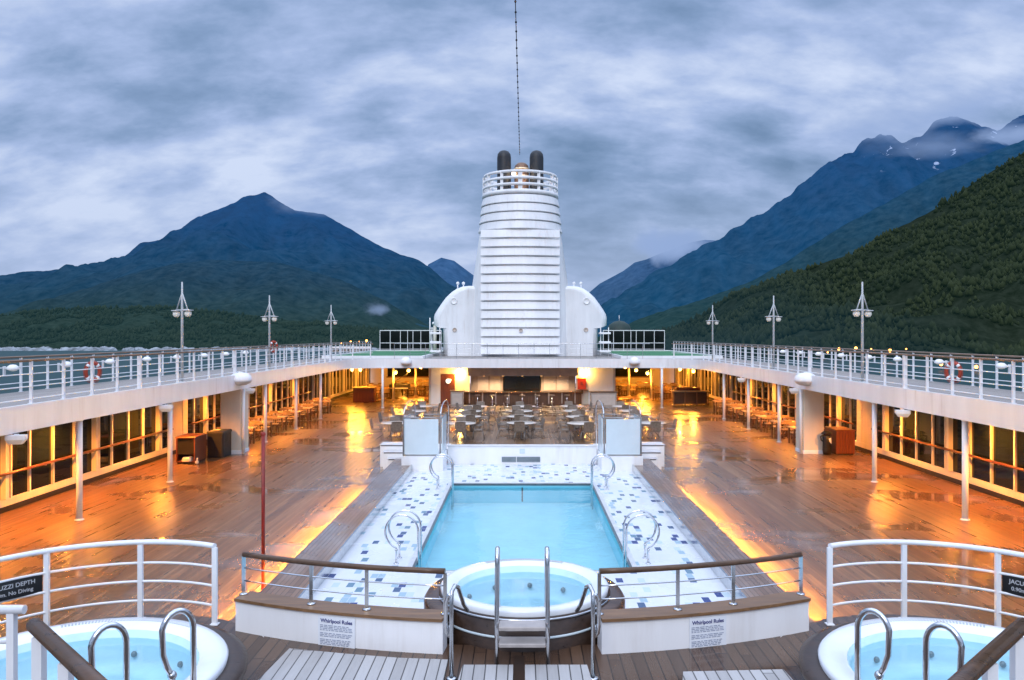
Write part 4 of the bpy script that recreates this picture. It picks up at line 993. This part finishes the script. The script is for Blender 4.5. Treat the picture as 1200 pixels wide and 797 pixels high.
# funnel
FX, FY = -.15, 62.0
fn = thing('funnel', 'tall white louvred ship funnel with two dark exhaust pipes and rounded shoulders', 'funnel', (FX, FY, ZU))
def aw(z):   # half width of the louvred stack at height z above the main deck
    return np.interp(z, [3.1, 9.0, 12.4, 15.6, 17], [3.10, 3.16, 3.17, 2.82, 2.76])
def zz(z): return z - ZU
m = MB()
prof = [(aw(z)-.06, zz(z)) for z in np.linspace(ZU+.004, 15.5, 24)]
m.lathe(prof, seg=72); m.build('stack', WHITEF, fn)
n = 18; z0, z1 = 3.32, 15.3; dz = (z1-z0)/n
for k in range(n):
    zb = z0 + k*dz; m = MB()
    low = zb < 12.2
    a_ = aw(zb)
    prof = [(-.08, zz(zb)), (.12, zz(zb)), (.135, zz(zb+.05)), (.0, zz(zb+dz*.90)), (-.08, zz(zb+dz*.92))]
    for pa, pb in zip(prof, prof[1:]):      # one strip per edge keeps the ledges crisp
        if low:      # flat-fronted slats let into the casing
            xs_ = np.linspace(-2.94, 2.94, 25); q_ = [-3.12+.42*(x/2.94)**2 for x in xs_]
            m.add([(x, y-pa[0], pa[1]) for x, y in zip(xs_, q_)]+[(x, y-pb[0], pb[1]) for x, y in zip(xs_, q_)], [(i, i+1, 26+i, 25+i) for i in range(24)], True)
        else: m.lathe([(a_+pa[0], pa[1]), (a_+pb[0], pb[1])], seg=72)
    if low:
        for x, y in ((-2.94, -2.70), (2.94, -2.70)):
            m.add([(x, y-d_, z_) for d_, z_ in prof], [(0,1,2,3,4)])
            m.add([(x, y-.12, zz(zb)), (x, y+.6, zz(zb)), (x, y+.6, zz(zb+dz*.9)), (x, y, zz(zb+dz*.9))], [(0,1,2,3)])
    m.build('louvre', WHITEF, fn)
m = MB(); m.lathe([(2.85,zz(15.3)),(2.96,zz(15.32)),(2.95,zz(15.62)),(2.78,zz(15.66)),(0,zz(15.6))], seg=72); m.build('top_platform', WHITEF, fn)
for z, r in ((16.02,2.86),(16.50,2.83),(16.98,2.80)):
    m = MB(); m.lathe([(r-.03,zz(z)-.10),(r+.05,zz(z)-.10),(r+.05,zz(z)+.10),(r-.03,zz(z)+.10),(r-.03,zz(z)-.10)], seg=64); m.build('railing_ring', WHITEF, fn)
for k in range(12):
    a = R(-90+30*k); w = .11 if k % 3 else .16
    m = MB(); cx, cy = 2.77*cos(a), 2.77*sin(a); m.box(cx-w, cx+w, cy-.06, cy+.06, zz(15.6), zz(17.0)); m.build('railing_post', WHITEF, fn)
for x in (-1.26, 1.26):
    m = MB(); m.lathe([(.54,zz(15.6)),(.54,zz(18.5)),(.50,zz(18.78)),(.36,zz(18.98)),(.18,zz(19.06)),(0,zz(19.08))], (x,-.2,0), 28); m.build('exhaust_pipe', DGREY, fn)
m = MB(); m.lathe([(.58,zz(15.6)),(.58,zz(17.7)),(.52,zz(18.0)),(.3,zz(18.2)),(0,zz(18.26))], (0.1,.3,0), 24); pp = m.build('vent_cowl', BROWNM, fn)
m = MB()
for z in (17.1, 17.4, 17.68): m.lathe([(.585,zz(z)),(.62,zz(z)+.02),(.62,zz(z)+.08),(.585,zz(z)+.1)], (.1,.3,0), 24)
m.build('cowl_band', CREAM, pp)
for x, z, r in ((-.50, 17.2, .17), (.06, 17.4, .10)):
    m = MB(); m.ball((x,-.55,zz(z)), r, seg=12, rings=8); m.build('lamp', SPOTL, fn)
point('funnel_bulb', (0, -1.3, zz(17.2)), 60, (1,.7,.4), .2, fn)
# tapered casing behind the louvres
m = MB()
def ring(hw, hd, z, y0): 
    p = []
    for k in range(28):
        a = 2*PI*k/28; c_, s_ = cos(a), sin(a)
        p.append((hw*math.copysign(abs(c_)**.55, c_), y0 + hd*math.copysign(abs(s_)**.55, s_), zz(z)))
    return p
rs = [ring(hw, hd, z, .75) for hw, hd, z in ((3.85,3.10,ZU+.01),(3.74,3.08,8.7),(3.46,3.0,10.6),(3.2,2.85,12.5),(2.95,2.6,13.5),(2.4,2.2,13.9))]
vs = sum(rs, []); fs = [tuple(range(len(vs)-28, len(vs)))]
for i in range(len(rs)-1):
    for k in range(28): fs.append((i*28+k, i*28+(k+1)%28, (i+1)*28+(k+1)%28, (i+1)*28+k))
m.add(vs, fs, True); m.build('casing', WHITEF, fn)
# shoulders
half = [(-3.4,8.55),(-4.0,8.55),(-4.45,8.50),(-4.9,8.33),(-5.3,8.06),(-5.72,7.66),(-6.1,7.15),(-6.4,6.7),(-6.6,6.36),(-6.66,6.1),(-6.66,5.52),(-6.5,5.42),(-6.02,5.40),(-5.95,5.3),(-5.95,ZU+.01)]
outl = half + [(-x, z) for x, z in reversed(half)]
m = MB(); nO = len(outl)
def sh(s, y): return [(x*s, y, zz(ZU + (z-ZU)*(1-(1-s)*.8))) for x, z in outl]
L_ = [sh(.93, -1.35), sh(.958, -1.30), sh(.982, -1.12), sh(.996, -.82), sh(1.0, -.5), sh(1.0, 9.0)]
vs = sum(L_, []); fs = [tuple(range(nO))]
for i in range(5):
    for k in range(nO): fs.append((i*nO+k, i*nO+(k+1)%nO, (i+1)*nO+(k+1)%nO, (i+1)*nO+k))
m.add(vs, fs, True); m.sm[0] = False; m.build('shoulder_housing', WHITEF, fn)
for x, z, r in ((-5.05,7.35,.26),(5.05,7.35,.26),(-5.0,5.15,.17),(5.0,5.15,.17),(0.05,5.1,.14)):
    m = MB(); yy = -1.355 if abs(x) > 1 else -3.3
    m.lathe([(r*.7,0),(r,0),(r,.05),(r*.85,.07),(r*.7,.03),(0,.03)], seg=18); o = m.build('porthole', TAUPE2 if r < .2 else WHITE, fn); o.rotation_euler = (PI/2,0,0); o.location = (x, yy, zz(z))
for x in (-4.9,-4.45,4.2,4.75):
    m = MB(); m.tube([(x,.3,zz(8.2)),(x,.3,zz(8.75))], .05, 6); m.ball((x,.3,zz(8.8)), .13, seg=8, rings=6); m.build('antenna', RAILW, fn)
# beaded cable from the funnel to the mast behind the camera
cb = thing('beaded_cable', 'thin cable strung with dark beads rising from the funnel top into the sky', 'cable', (-.19, 61.0, 18.5))
m = MB(); P0 = Vector((-.19,61.0,18.55)); P1 = Vector((-.30,4.0,15.75))
N = 60
def cp(u): 
    p = P0.lerp(P1, u); p.z -= .35*4*u*(1-u)*0; return p
m.tube([tuple(cp(i/24)) for i in range(25)], .018, 5); m.build('wire', DGREY, cb, (-.19,61.0,18.5))
ln = (P1-P0).length; k = 1
while k*1.1 < ln:
    p = cp(k*1.1/ln)
    if k == 1: b = MB(); b.ball((0,0,0), .055, sx=.8, sy=1.3, sz=.8, seg=8, rings=6); o = bead = b.build('bead', DGREY, cb)
    else: o = bead.copy(); col.objects.link(o); o.parent = cb
    o.location = p - Vector((-.19,61.0,18.5)); k += 1
# ------------------------------------------------------------------ mountains: terrain sheets falling from a ridge to the shore
F = 933.0
def hill_mat(name, top, low, haze_glow, zlo, zhi, scale, snow=None, rock=None, far=None):
    t = NT(name); tc = t.n('ShaderNodeTexCoord').outputs['Object']; sp = t.n('ShaderNodeSeparateXYZ', i0=tc)
    h = t.maprange(sp.outputs[2], zlo, zhi)
    n1 = t.noise(tc, scale, 8., .62); n2 = t.noise(tc, scale*9, 6., .65); n4 = t.noise(t.n('ShaderNodeMapping', Vector=tc, Scale=(1,.3,.35)).outputs[0], scale*5, 6., .6, .4)
    hh = t.math('ADD', h, t.math('MULTIPLY', t.math('SUBTRACT', n1, .5), .5))
    c = t.ramp(hh, [(.05, low), (.75, top)])
    c = t.mix(t.maprange(n2, .3, .7), t.mix(.45, c, (0,0,0)), t.mix(.03, c, (.5,.5,.4)))
    if rock: c = t.mix(t.maprange(t.math('ADD', h, t.math('MULTIPLY', t.math('SUBTRACT', n2, .5), .9)), .62, .9), c, rock)
    if snow:
        c = t.mix(t.math('MULTIPLY', t.maprange(t.noise(tc, scale*5, 6., .6, .6), .63, .66), t.maprange(h, .70, .78)), c, snow)
    hz = t.ramp(h, [(0., haze_glow[0]), (1., haze_glow[1])])  # aerial perspective built into the rock material as blue emission
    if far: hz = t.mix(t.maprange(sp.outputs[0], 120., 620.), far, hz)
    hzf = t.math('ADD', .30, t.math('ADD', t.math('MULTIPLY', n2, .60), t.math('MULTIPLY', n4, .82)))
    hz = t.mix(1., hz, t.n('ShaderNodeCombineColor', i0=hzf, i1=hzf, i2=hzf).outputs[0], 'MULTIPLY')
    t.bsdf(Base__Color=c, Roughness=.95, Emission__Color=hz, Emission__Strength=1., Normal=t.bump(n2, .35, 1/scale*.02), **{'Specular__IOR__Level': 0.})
    return t.m
def fbm(p, o=5): return mn.fractal(p, 1., 2.1, o)
TER = {}
def ridge(name, pts, D, depth, m, amp, wave, seed, nx=220, ny=56, p=1.15, zbase=-26., rough=1.5, x0=-900, x1=2100):
    px = np.array([a for a, b in pts], float); py = np.array([b for a, b in pts], float)
    xs = np.linspace(x0, x1, nx); V = np.zeros((ny+4, nx, 3))
    for i, x in enumerate(xs):
        y = np.interp(x, px, py)
        X = (x-612)/F*D; Z = 4.8 + (392-y)/F*D
        q = Vector((X/wave*2.2+seed, seed*1.7, 0))
        Z += rough*D/F*fbm(q*3, 4)
        Z = max(Z, zbase+1)
        for j in range(ny+4):
            t = (j-3)/(ny)
            if t < 0:
                yy = D - t*D*.5; zz_ = zbase + (Z-zbase)*(1+t*12); xx = X
            else:
                yy = D - depth*t; xx = X*(1-.28*t*depth/D)
                w = max(0, sin(PI*min(1, t**.8)))**.8
                v = Vector((xx/wave+seed, yy/wave*.8, seed))
                rd = 1-abs(mn.noise(v)*1.6)
                nz = (rd-.72)*.9 + .45*fbm(v*2.7, 5)
                hz = Z-zbase
                zz_ = zbase + hz*(1-t)**p + amp*w*nz*min(1., hz/(amp*2.5))
                if t >= .98: zz_ = min(zz_, zbase)
                # never lift the slope above the ridge line
                zz_ = min(zz_, 4.8 + (Z-4.8)*yy/D*.995) if t > 0 else zz_
            V[j, i] = (xx, yy, zz_)
    vs = V.reshape(-1, 3); fs = []
    for j in range(ny+3):
        for i in range(nx-1): fs.append((j*nx+i, j*nx+i+1, (j+1)*nx+i+1, (j+1)*nx+i))
    me = bpy.data.meshes.new(name); me.from_pydata([tuple(v) for v in vs], [], fs); me.polygons.foreach_set('use_smooth', [True]*len(fs))
    me.materials.append(m); o = bpy.data.objects.new(name, me); col.objects.link(o); struct(o)
    TER[name] = V[3:]
    return o

ML = [(-900,345),(-400,350),(-200,345),(-60,336),(0,329),(40,318),(80,316),(110,308),(140,305),(150,299),(168,284),(190,281),(206,278),(225,262),(245,249),(275,238),(285,231),(300,228),(310,225),(318,229),(327,236),(345,246),(380,252),(400,262),(430,280),(450,291),(470,298),(490,304),(505,314),(525,332),(560,350),(620,378),(700,400),(900,410),(2100,412)]
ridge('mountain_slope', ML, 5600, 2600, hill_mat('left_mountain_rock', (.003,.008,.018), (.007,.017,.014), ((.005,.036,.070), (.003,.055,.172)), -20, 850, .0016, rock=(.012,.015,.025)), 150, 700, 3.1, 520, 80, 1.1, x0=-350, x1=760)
ridge('mountain_slope', [(-900,420),(470,392),(495,318),(507,305),(515,301),(526,302),(540,311),(553,322),(575,336),(610,352),(700,395),(2100,420)], 9000, 2500, hill_mat('far_hazed_rock', (.015,.03,.06), (.012,.025,.04), ((.014,.06,.14), (.020,.08,.21)), 0, 900, .0012), 100, 900, 8.2, 200, 30)
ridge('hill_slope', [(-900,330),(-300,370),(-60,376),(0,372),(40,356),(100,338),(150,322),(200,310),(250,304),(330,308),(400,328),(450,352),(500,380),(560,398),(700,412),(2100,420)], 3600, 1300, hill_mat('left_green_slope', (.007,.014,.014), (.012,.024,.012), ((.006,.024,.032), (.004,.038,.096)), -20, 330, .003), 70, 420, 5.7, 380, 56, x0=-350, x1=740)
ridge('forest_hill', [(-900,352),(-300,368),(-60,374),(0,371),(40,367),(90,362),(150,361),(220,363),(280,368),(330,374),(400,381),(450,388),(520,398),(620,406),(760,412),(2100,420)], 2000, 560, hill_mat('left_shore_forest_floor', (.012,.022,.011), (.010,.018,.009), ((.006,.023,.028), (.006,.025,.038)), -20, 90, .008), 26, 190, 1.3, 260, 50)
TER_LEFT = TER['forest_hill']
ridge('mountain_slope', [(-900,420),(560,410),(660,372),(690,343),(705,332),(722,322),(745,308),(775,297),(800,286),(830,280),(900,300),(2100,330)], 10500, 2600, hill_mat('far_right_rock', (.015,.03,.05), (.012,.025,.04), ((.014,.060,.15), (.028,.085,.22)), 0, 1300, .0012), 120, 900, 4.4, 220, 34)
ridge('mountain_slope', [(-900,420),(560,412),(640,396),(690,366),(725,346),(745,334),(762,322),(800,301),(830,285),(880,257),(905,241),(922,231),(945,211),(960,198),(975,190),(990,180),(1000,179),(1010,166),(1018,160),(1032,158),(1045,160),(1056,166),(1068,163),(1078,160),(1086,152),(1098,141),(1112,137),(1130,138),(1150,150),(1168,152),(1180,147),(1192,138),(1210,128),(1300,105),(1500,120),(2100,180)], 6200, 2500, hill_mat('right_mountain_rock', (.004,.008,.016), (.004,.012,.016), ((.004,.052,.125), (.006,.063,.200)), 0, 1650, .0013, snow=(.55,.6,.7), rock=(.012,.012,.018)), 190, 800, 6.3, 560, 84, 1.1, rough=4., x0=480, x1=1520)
ridge('hill_slope', [(-900,420),(600,412),(700,395),(740,378),(770,366),(820,352),(880,330),(920,308),(960,282),(1000,258),(1050,232),(1090,208),(1130,192),(1170,176),(1210,160),(1400,110),(2100,60)], 3900, 1500, hill_mat('right_hazed_green_slope', (.006,.016,.018), (.009,.022,.012), ((.005,.026,.038), (.003,.048,.135)), -20, 900, .0026), 110, 480, 2.6, 420, 66, x0=560, x1=1500)
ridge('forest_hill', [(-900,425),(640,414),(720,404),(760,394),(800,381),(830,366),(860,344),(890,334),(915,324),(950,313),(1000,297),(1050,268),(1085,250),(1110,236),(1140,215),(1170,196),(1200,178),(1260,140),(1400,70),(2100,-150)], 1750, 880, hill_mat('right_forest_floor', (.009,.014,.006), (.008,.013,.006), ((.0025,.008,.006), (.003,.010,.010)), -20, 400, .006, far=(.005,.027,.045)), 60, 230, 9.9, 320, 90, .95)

# forest: a mass of small conifer and broadleaf crowns over the two near hills
def forest_mat(name, a, b, haze_glow, far=None):
    t = NT(name); tc = t.n('ShaderNodeTexCoord').outputs['Object']
    g = t.n('ShaderNodeNewGeometry')
    n1 = t.noise(tc, .009, 6., .65); n2 = g.outputs['Random Per Island']
    c = t.ramp(t.math('ADD', t.math('MULTIPLY', n1, 1.05), t.math('MULTIPLY', n2, .14)), [(.3, a), (.75, b)])
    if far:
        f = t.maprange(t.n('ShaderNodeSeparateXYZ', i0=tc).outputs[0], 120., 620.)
        haze_glow = t.mix(f, far, haze_glow); c = t.mix(f, t.mix(.55, c, (0,0,0)), c)
    return t.bsdf(Base__Color=c, Roughness=.9, Emission__Color=haze_glow, Emission__Strength=1., **{'Specular__IOR__Level': 0.1})  # airlight of the distance added to the leaves as emission
def forest(V, n, h0, h1, m, label, seed, tmin=.0, umin=0., umax=1.):
    rng = np.random.default_rng(seed); ny, nx, _ = V.shape
    u = (umin+(umax-umin)*rng.random(n))*(nx-1.001); t = (tmin+(1-tmin)*rng.random(n))*(ny-1.001)
    i = u.astype(int); j = t.astype(int); fu = (u-i)[:,None]; ft = (t-j)[:,None]
    P = (V[j,i]*(1-fu)+V[j,i+1]*fu)*(1-ft)+(V[j+1,i]*(1-fu)+V[j+1,i+1]*fu)*ft
    keep = P[:,2] > -23
    gap = np.array([mn.fractal(Vector(p)*.011, 1., 2., 3) + .35*mn.noise(Vector(p)*.05) for p in P]); keep &= gap > -.22
    P = P[keep]; gap = gap[keep]; n = len(P)
    h = h0+(h1-h0)*rng.random(n)**2.6*(1+.5*np.clip(gap, 0, 1)); w = h*(.26+.22*rng.random(n)); K = 6
    ang = rng.random(n)*2*PI
    vs = np.zeros((n, 2+2*K, 3)); 
    vs[:,0] = P + np.stack([rng.normal(0,.05,n)*h, rng.normal(0,.05,n)*h, h], 1)
    vs[:,1] = P - np.array([0,0,1.])
    for k in range(K):
        a = ang + 2*PI*k/K
        r1 = w*(.75+.5*rng.random(n)); r2 = w*(.35+.45*rng.random(n))
        vs[:,2+k] = P + np.stack([r1*np.cos(a), r1*np.sin(a), h*(.12+.22*rng.random(n))], 1)
        vs[:,2+K+k] = P + np.stack([r2*np.cos(a+.5), r2*np.sin(a+.5), h*(.5+.25*rng.random(n))], 1)
    T = []
    for k in range(K):
        k2 = (k+1)%K
        T += [(1,2+k2,2+k),(2+k,2+k2,2+K+k),(2+k2,2+K+k2,2+K+k),(2+K+k,2+K+k2,0)]
    T = np.array(T); allT = (T[None]+(np.arange(n)*(2+2*K))[:,None,None]).reshape(-1,3)
    me = bpy.data.meshes.new('forest'); me.vertices.add(n*(2+2*K)); me.vertices.foreach_set('co', vs.reshape(-1))
    nf = len(allT); me.loops.add(nf*3); me.loops.foreach_set('vertex_index', allT.reshape(-1).astype(np.int32))
    me.polygons.add(nf); me.polygons.foreach_set('loop_start', np.arange(nf, dtype=np.int32)*3)
    me.update(); me.validate(); me.materials.append(m)
    o = bpy.data.objects.new('forest', me); col.objects.link(o); struct(o, label, 'stuff'); return o
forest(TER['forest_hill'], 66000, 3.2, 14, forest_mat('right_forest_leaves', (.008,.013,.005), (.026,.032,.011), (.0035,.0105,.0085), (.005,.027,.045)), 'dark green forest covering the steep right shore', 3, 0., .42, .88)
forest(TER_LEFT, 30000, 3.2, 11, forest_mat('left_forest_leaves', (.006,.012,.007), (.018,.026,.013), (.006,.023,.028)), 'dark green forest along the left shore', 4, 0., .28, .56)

# pale boulders along the left shore
def boulders():
    m = MB(); rng = random.Random(4)
    for k in range(420):
        x = rng.uniform(-1350, -120); y = 1430 + rng.uniform(-30, 25); r = rng.uniform(1.5, 6.5)
        vs = []; 
        for a in range(6):
            rr = r*rng.uniform(.7,1.5); vs.append((x+rr*2.2*cos(a*PI/3), y+rr*sin(a*PI/3), -24.2))
        for a in range(6):
            rr = r*rng.uniform(.4,.9); vs.append((x+rr*2*cos(a*PI/3), y+rr*sin(a*PI/3), -24+r*rng.uniform(.5,1.)))
        vs.append((x, y, -24+r*rng.uniform(.9,1.3)))
        fs = [(a,(a+1)%6,6+(a+1)%6,6+a) for a in range(6)]+[(6+a,6+(a+1)%6,12) for a in range(6)]
        m.add(vs, fs)
    o = m.build('shore_rocks', paint('pale_shore_rock', (.30,.34,.38), .9, .3, .05)); struct(o, 'pale rocks and surf along the left shore', 'stuff')
boulders()
# lamps of the harbour
for k, (px, py, D, r) in enumerate(((983,409,900,1.6),(1003,408,900,1.6),(1043,411,850,1.8),(1021,409,900,.8),(1103,427,640,1.3),(1144,430,620,1.4),(400,402,1300,1.0),(411,400.5,1300,1.4),(421,400.5,1300,1.0),(429.5,399.5,1300,2.0),(970,413,880,.9),(1062,409,850,.8))):
    X = (px-612)/F*D; Z = 4.8+(392-py)/F*D
    t = thing('harbour_lamp', 'tall orange harbour lamp burning on the %s shore, %s in its row' % ('left' if px < 612 else 'right', ORD[k % 12]), 'street lamp', (X, D, -24), group='orange harbour lamps')
    m = MB(); m.tube([(0,0,-.5),(0,0,Z+24)], .15, 5); m.build('pole', DGREY, t)
    m = MB(); m.ball((0,0,Z+24), r, seg=8, rings=6); m.build('lamp', SHORE, t)
# low harbour building on the left shore
t = thing('harbour_building', 'long low pale building at the foot of the left mountain', 'building', (-285, 1320, -24))
m = MB(); m.box(-30,34,-8,8,0,6); m.build('wall', TAUPE, t); m = MB(); m.add([(-31,-9,6),(35,-9,6),(35,9,6),(-31,9,6),(-31,0,9),(35,0,9)], [(0,1,5,4),(2,3,4,5),(0,4,3),(1,2,5)]); m.build('roof', TAUPE2, t)
for k in range(8): m = MB(); m.box(-26+k*7.4,-23+k*7.4,-8.1,-8.01,2,4.5); m.build('window', GLASSD, t)

# ------------------------------------------------------------------ wisps of cloud on the summits
def wisp(px, py, D, w, h, dens, seed, label):
    X = (px-612)/F*D; Z = 4.8+(392-py)/F*D; hx, hz = w/F*D/2, h/F*D/2
    t = NT('cloud_vapour'); tc = t.n('ShaderNodeTexCoord').outputs['Object']
    # fall off towards the edge of the ellipsoid, broken up by noise
    u = t.n('ShaderNodeMapping', Vector=tc, Scale=(1/hx, 1/hx, 1/hz))
    ln_ = t.n('ShaderNodeVectorMath', _operation='LENGTH', i0=u.outputs[0]).outputs['Value']
    nz = t.noise(t.n('ShaderNodeMapping', Vector=u.outputs[0], Scale=(1.0,1.0,.55), Location=(seed,seed*2,0)).outputs[0], 1.7, 6., .6, .3)
    d = t.maprange(t.math('SUBTRACT', t.math('MULTIPLY', nz, 1.7), ln_), .0, .75)
    v = t.n('ShaderNodeVolumePrincipled', Color=(.0,.0,.0), Density=t.math('MULTIPLY', d, dens/hx), Emission__Strength=t.math('MULTIPLY', d, dens/hx), Emission__Color=(.30,.42,.70))  # vapour scatters nothing; its daylight is put in as emission
    t.t.links.new(v.outputs[0], t.out.inputs['Volume'])
    m = MB(); m.lathe([(hx*sin(PI*i/12), -hz*cos(PI*i/12)) for i in range(13)], seg=24); o = m.build('cloud', t.m); o.location = (X, D, Z); struct(o, label, 'stuff')
wisp(366, 241, 5350, 130, 30, .7, 1.3, 'thin cloud wisp on the right shoulder of the left summit')
wisp(785, 288, 9800, 110, 54, 4., 2.9, 'pale cloud hiding the far right summit')
wisp(1035, 148, 5900, 170, 44, 1.8, 4.1, 'cloud on the jagged right summit')
wisp(1118, 130, 5900, 150, 40, 2.0, 3.3, 'cloud on the highest right summit')
wisp(1090, 172, 5650, 170, 26, 1.0, 8.8, 'long thin mist band below the jagged right summit')
wisp(1190, 158, 5700, 120, 28, 3., 5.2, 'cloud bank at the right edge of the ridge')
wisp(443, 362, 3000, 40, 20, .8, 6.6, 'small puff of mist low on the left mountain')

# ------------------------------------------------------------------ sky
w = bpy.data.worlds.new('World'); sc.world = w; w.use_nodes = True
nt = w.node_tree; nt.nodes.clear()
class WT(NT):
    def __init__(s, t): s.t = t
wt = WT(nt)
EL, AZ = R(38), R(172)
sky = wt.n('ShaderNodeTexSky', _sky_type='NISHITA', _sun_disc=False); sky.sun_elevation = EL; sky.sun_rotation = AZ; sky.air_density = 2.; sky.dust_density = 3.; sky.ozone_density = 3.
gen = wt.n('ShaderNodeTexCoord').outputs['Generated']
sp = wt.n('ShaderNodeSeparateXYZ', i0=gen)
zc = wt.math('MAXIMUM', sp.outputs[2], 0.)
den = wt.math('ADD', zc, .48)
uv = wt.n('ShaderNodeCombineXYZ', i0=wt.math('DIVIDE', sp.outputs[0], den), i1=wt.math('DIVIDE', sp.outputs[1], den), i2=.0)
map_ = wt.n('ShaderNodeMapping', Vector=uv, Scale=(1.9,3.0,1), Location=(3.7,1.3,0))
n1 = wt.noise(map_, 1.15, 7., .52, .15)
n2 = wt.noise(map_, .55, 4., .5, .1)
n3 = wt.noise(wt.n('ShaderNodeMapping', Vector=uv, Scale=(4.2,7.4,1), Location=(9.1,4.4,2)), 1.7, 6., .56, .1)
cl = wt.math('ADD', wt.math('ADD', wt.math('MULTIPLY', n1, .50), wt.math('MULTIPLY', n2, .34)), wt.math('MULTIPLY', n3, .34))
cc = wt.ramp(cl, [(.455, (.165,.27,.46)), (.535, (.26,.38,.62)), (.61, (.41,.53,.82)), (.70, (.66,.76,.99))])
hor = wt.maprange(sp.outputs[2], 0., .20, .6, 0.)
cc = wt.mix(hor, cc, (.52,.63,.88))
gain = wt.maprange(sp.outputs[2], .40, .95, 1.0, 4.2)
g3 = wt.n('ShaderNodeCombineColor', i0=gain, i1=gain, i2=gain)
cc2 = wt.mix(1., cc, g3, 'MULTIPLY')
# above the picture the overcast is whiter
cc2 = wt.mix(wt.maprange(sp.outputs[2], .4, .9, 0., .55), cc2, (1.35,1.4,1.55))
bg1 = wt.n('ShaderNodeBackground', Color=sky, Strength=.06)
bg2 = wt.n('ShaderNodeBackground', Color=cc2, Strength=1.)
mxs = wt.n('ShaderNodeMixShader', i0=.93); nt.links.new(bg1.outputs[0], mxs.inputs[1]); nt.links.new(bg2.outputs[0], mxs.inputs[2])
wo = nt.nodes.new('ShaderNodeOutputWorld'); nt.links.new(mxs.outputs[0], wo.inputs[0])
sun = bpy.data.lights.new('sun', 'SUN'); sun.energy = 1.25; sun.angle = R(25); sun.color = (1., .97, .94)
so = bpy.data.objects.new('sun', sun); col.objects.link(so)
# sun behind the camera: light travels along +Y, slightly to the right
so.rotation_euler = (R(90)-EL, 0, R(-8))

# ------------------------------------------------------------------ camera
cam = bpy.data.cameras.new('camera'); co = bpy.data.objects.new('camera', cam); col.objects.link(co)
co.location = (0, 0, 4.8); co.rotation_euler = (PI/2, 0, 0)
cam.sensor_width = 36.; cam.lens = 36.*F/1200; cam.shift_x = -12/1200; cam.shift_y = -6.5/1200
cam.clip_start = .1; cam.clip_end = 60000
sc.camera = co
sc.view_settings.view_transform = 'Standard'; sc.view_settings.look = 'None'; sc.view_settings.exposure = 0; sc.view_settings.gamma = 1
sc.render.engine = 'CYCLES'
sc.cycles.use_denoising = True
sc.cycles.max_bounces = 8; sc.cycles.transparent_max_bounces = 8; sc.cycles.sample_clamp_indirect = 6.
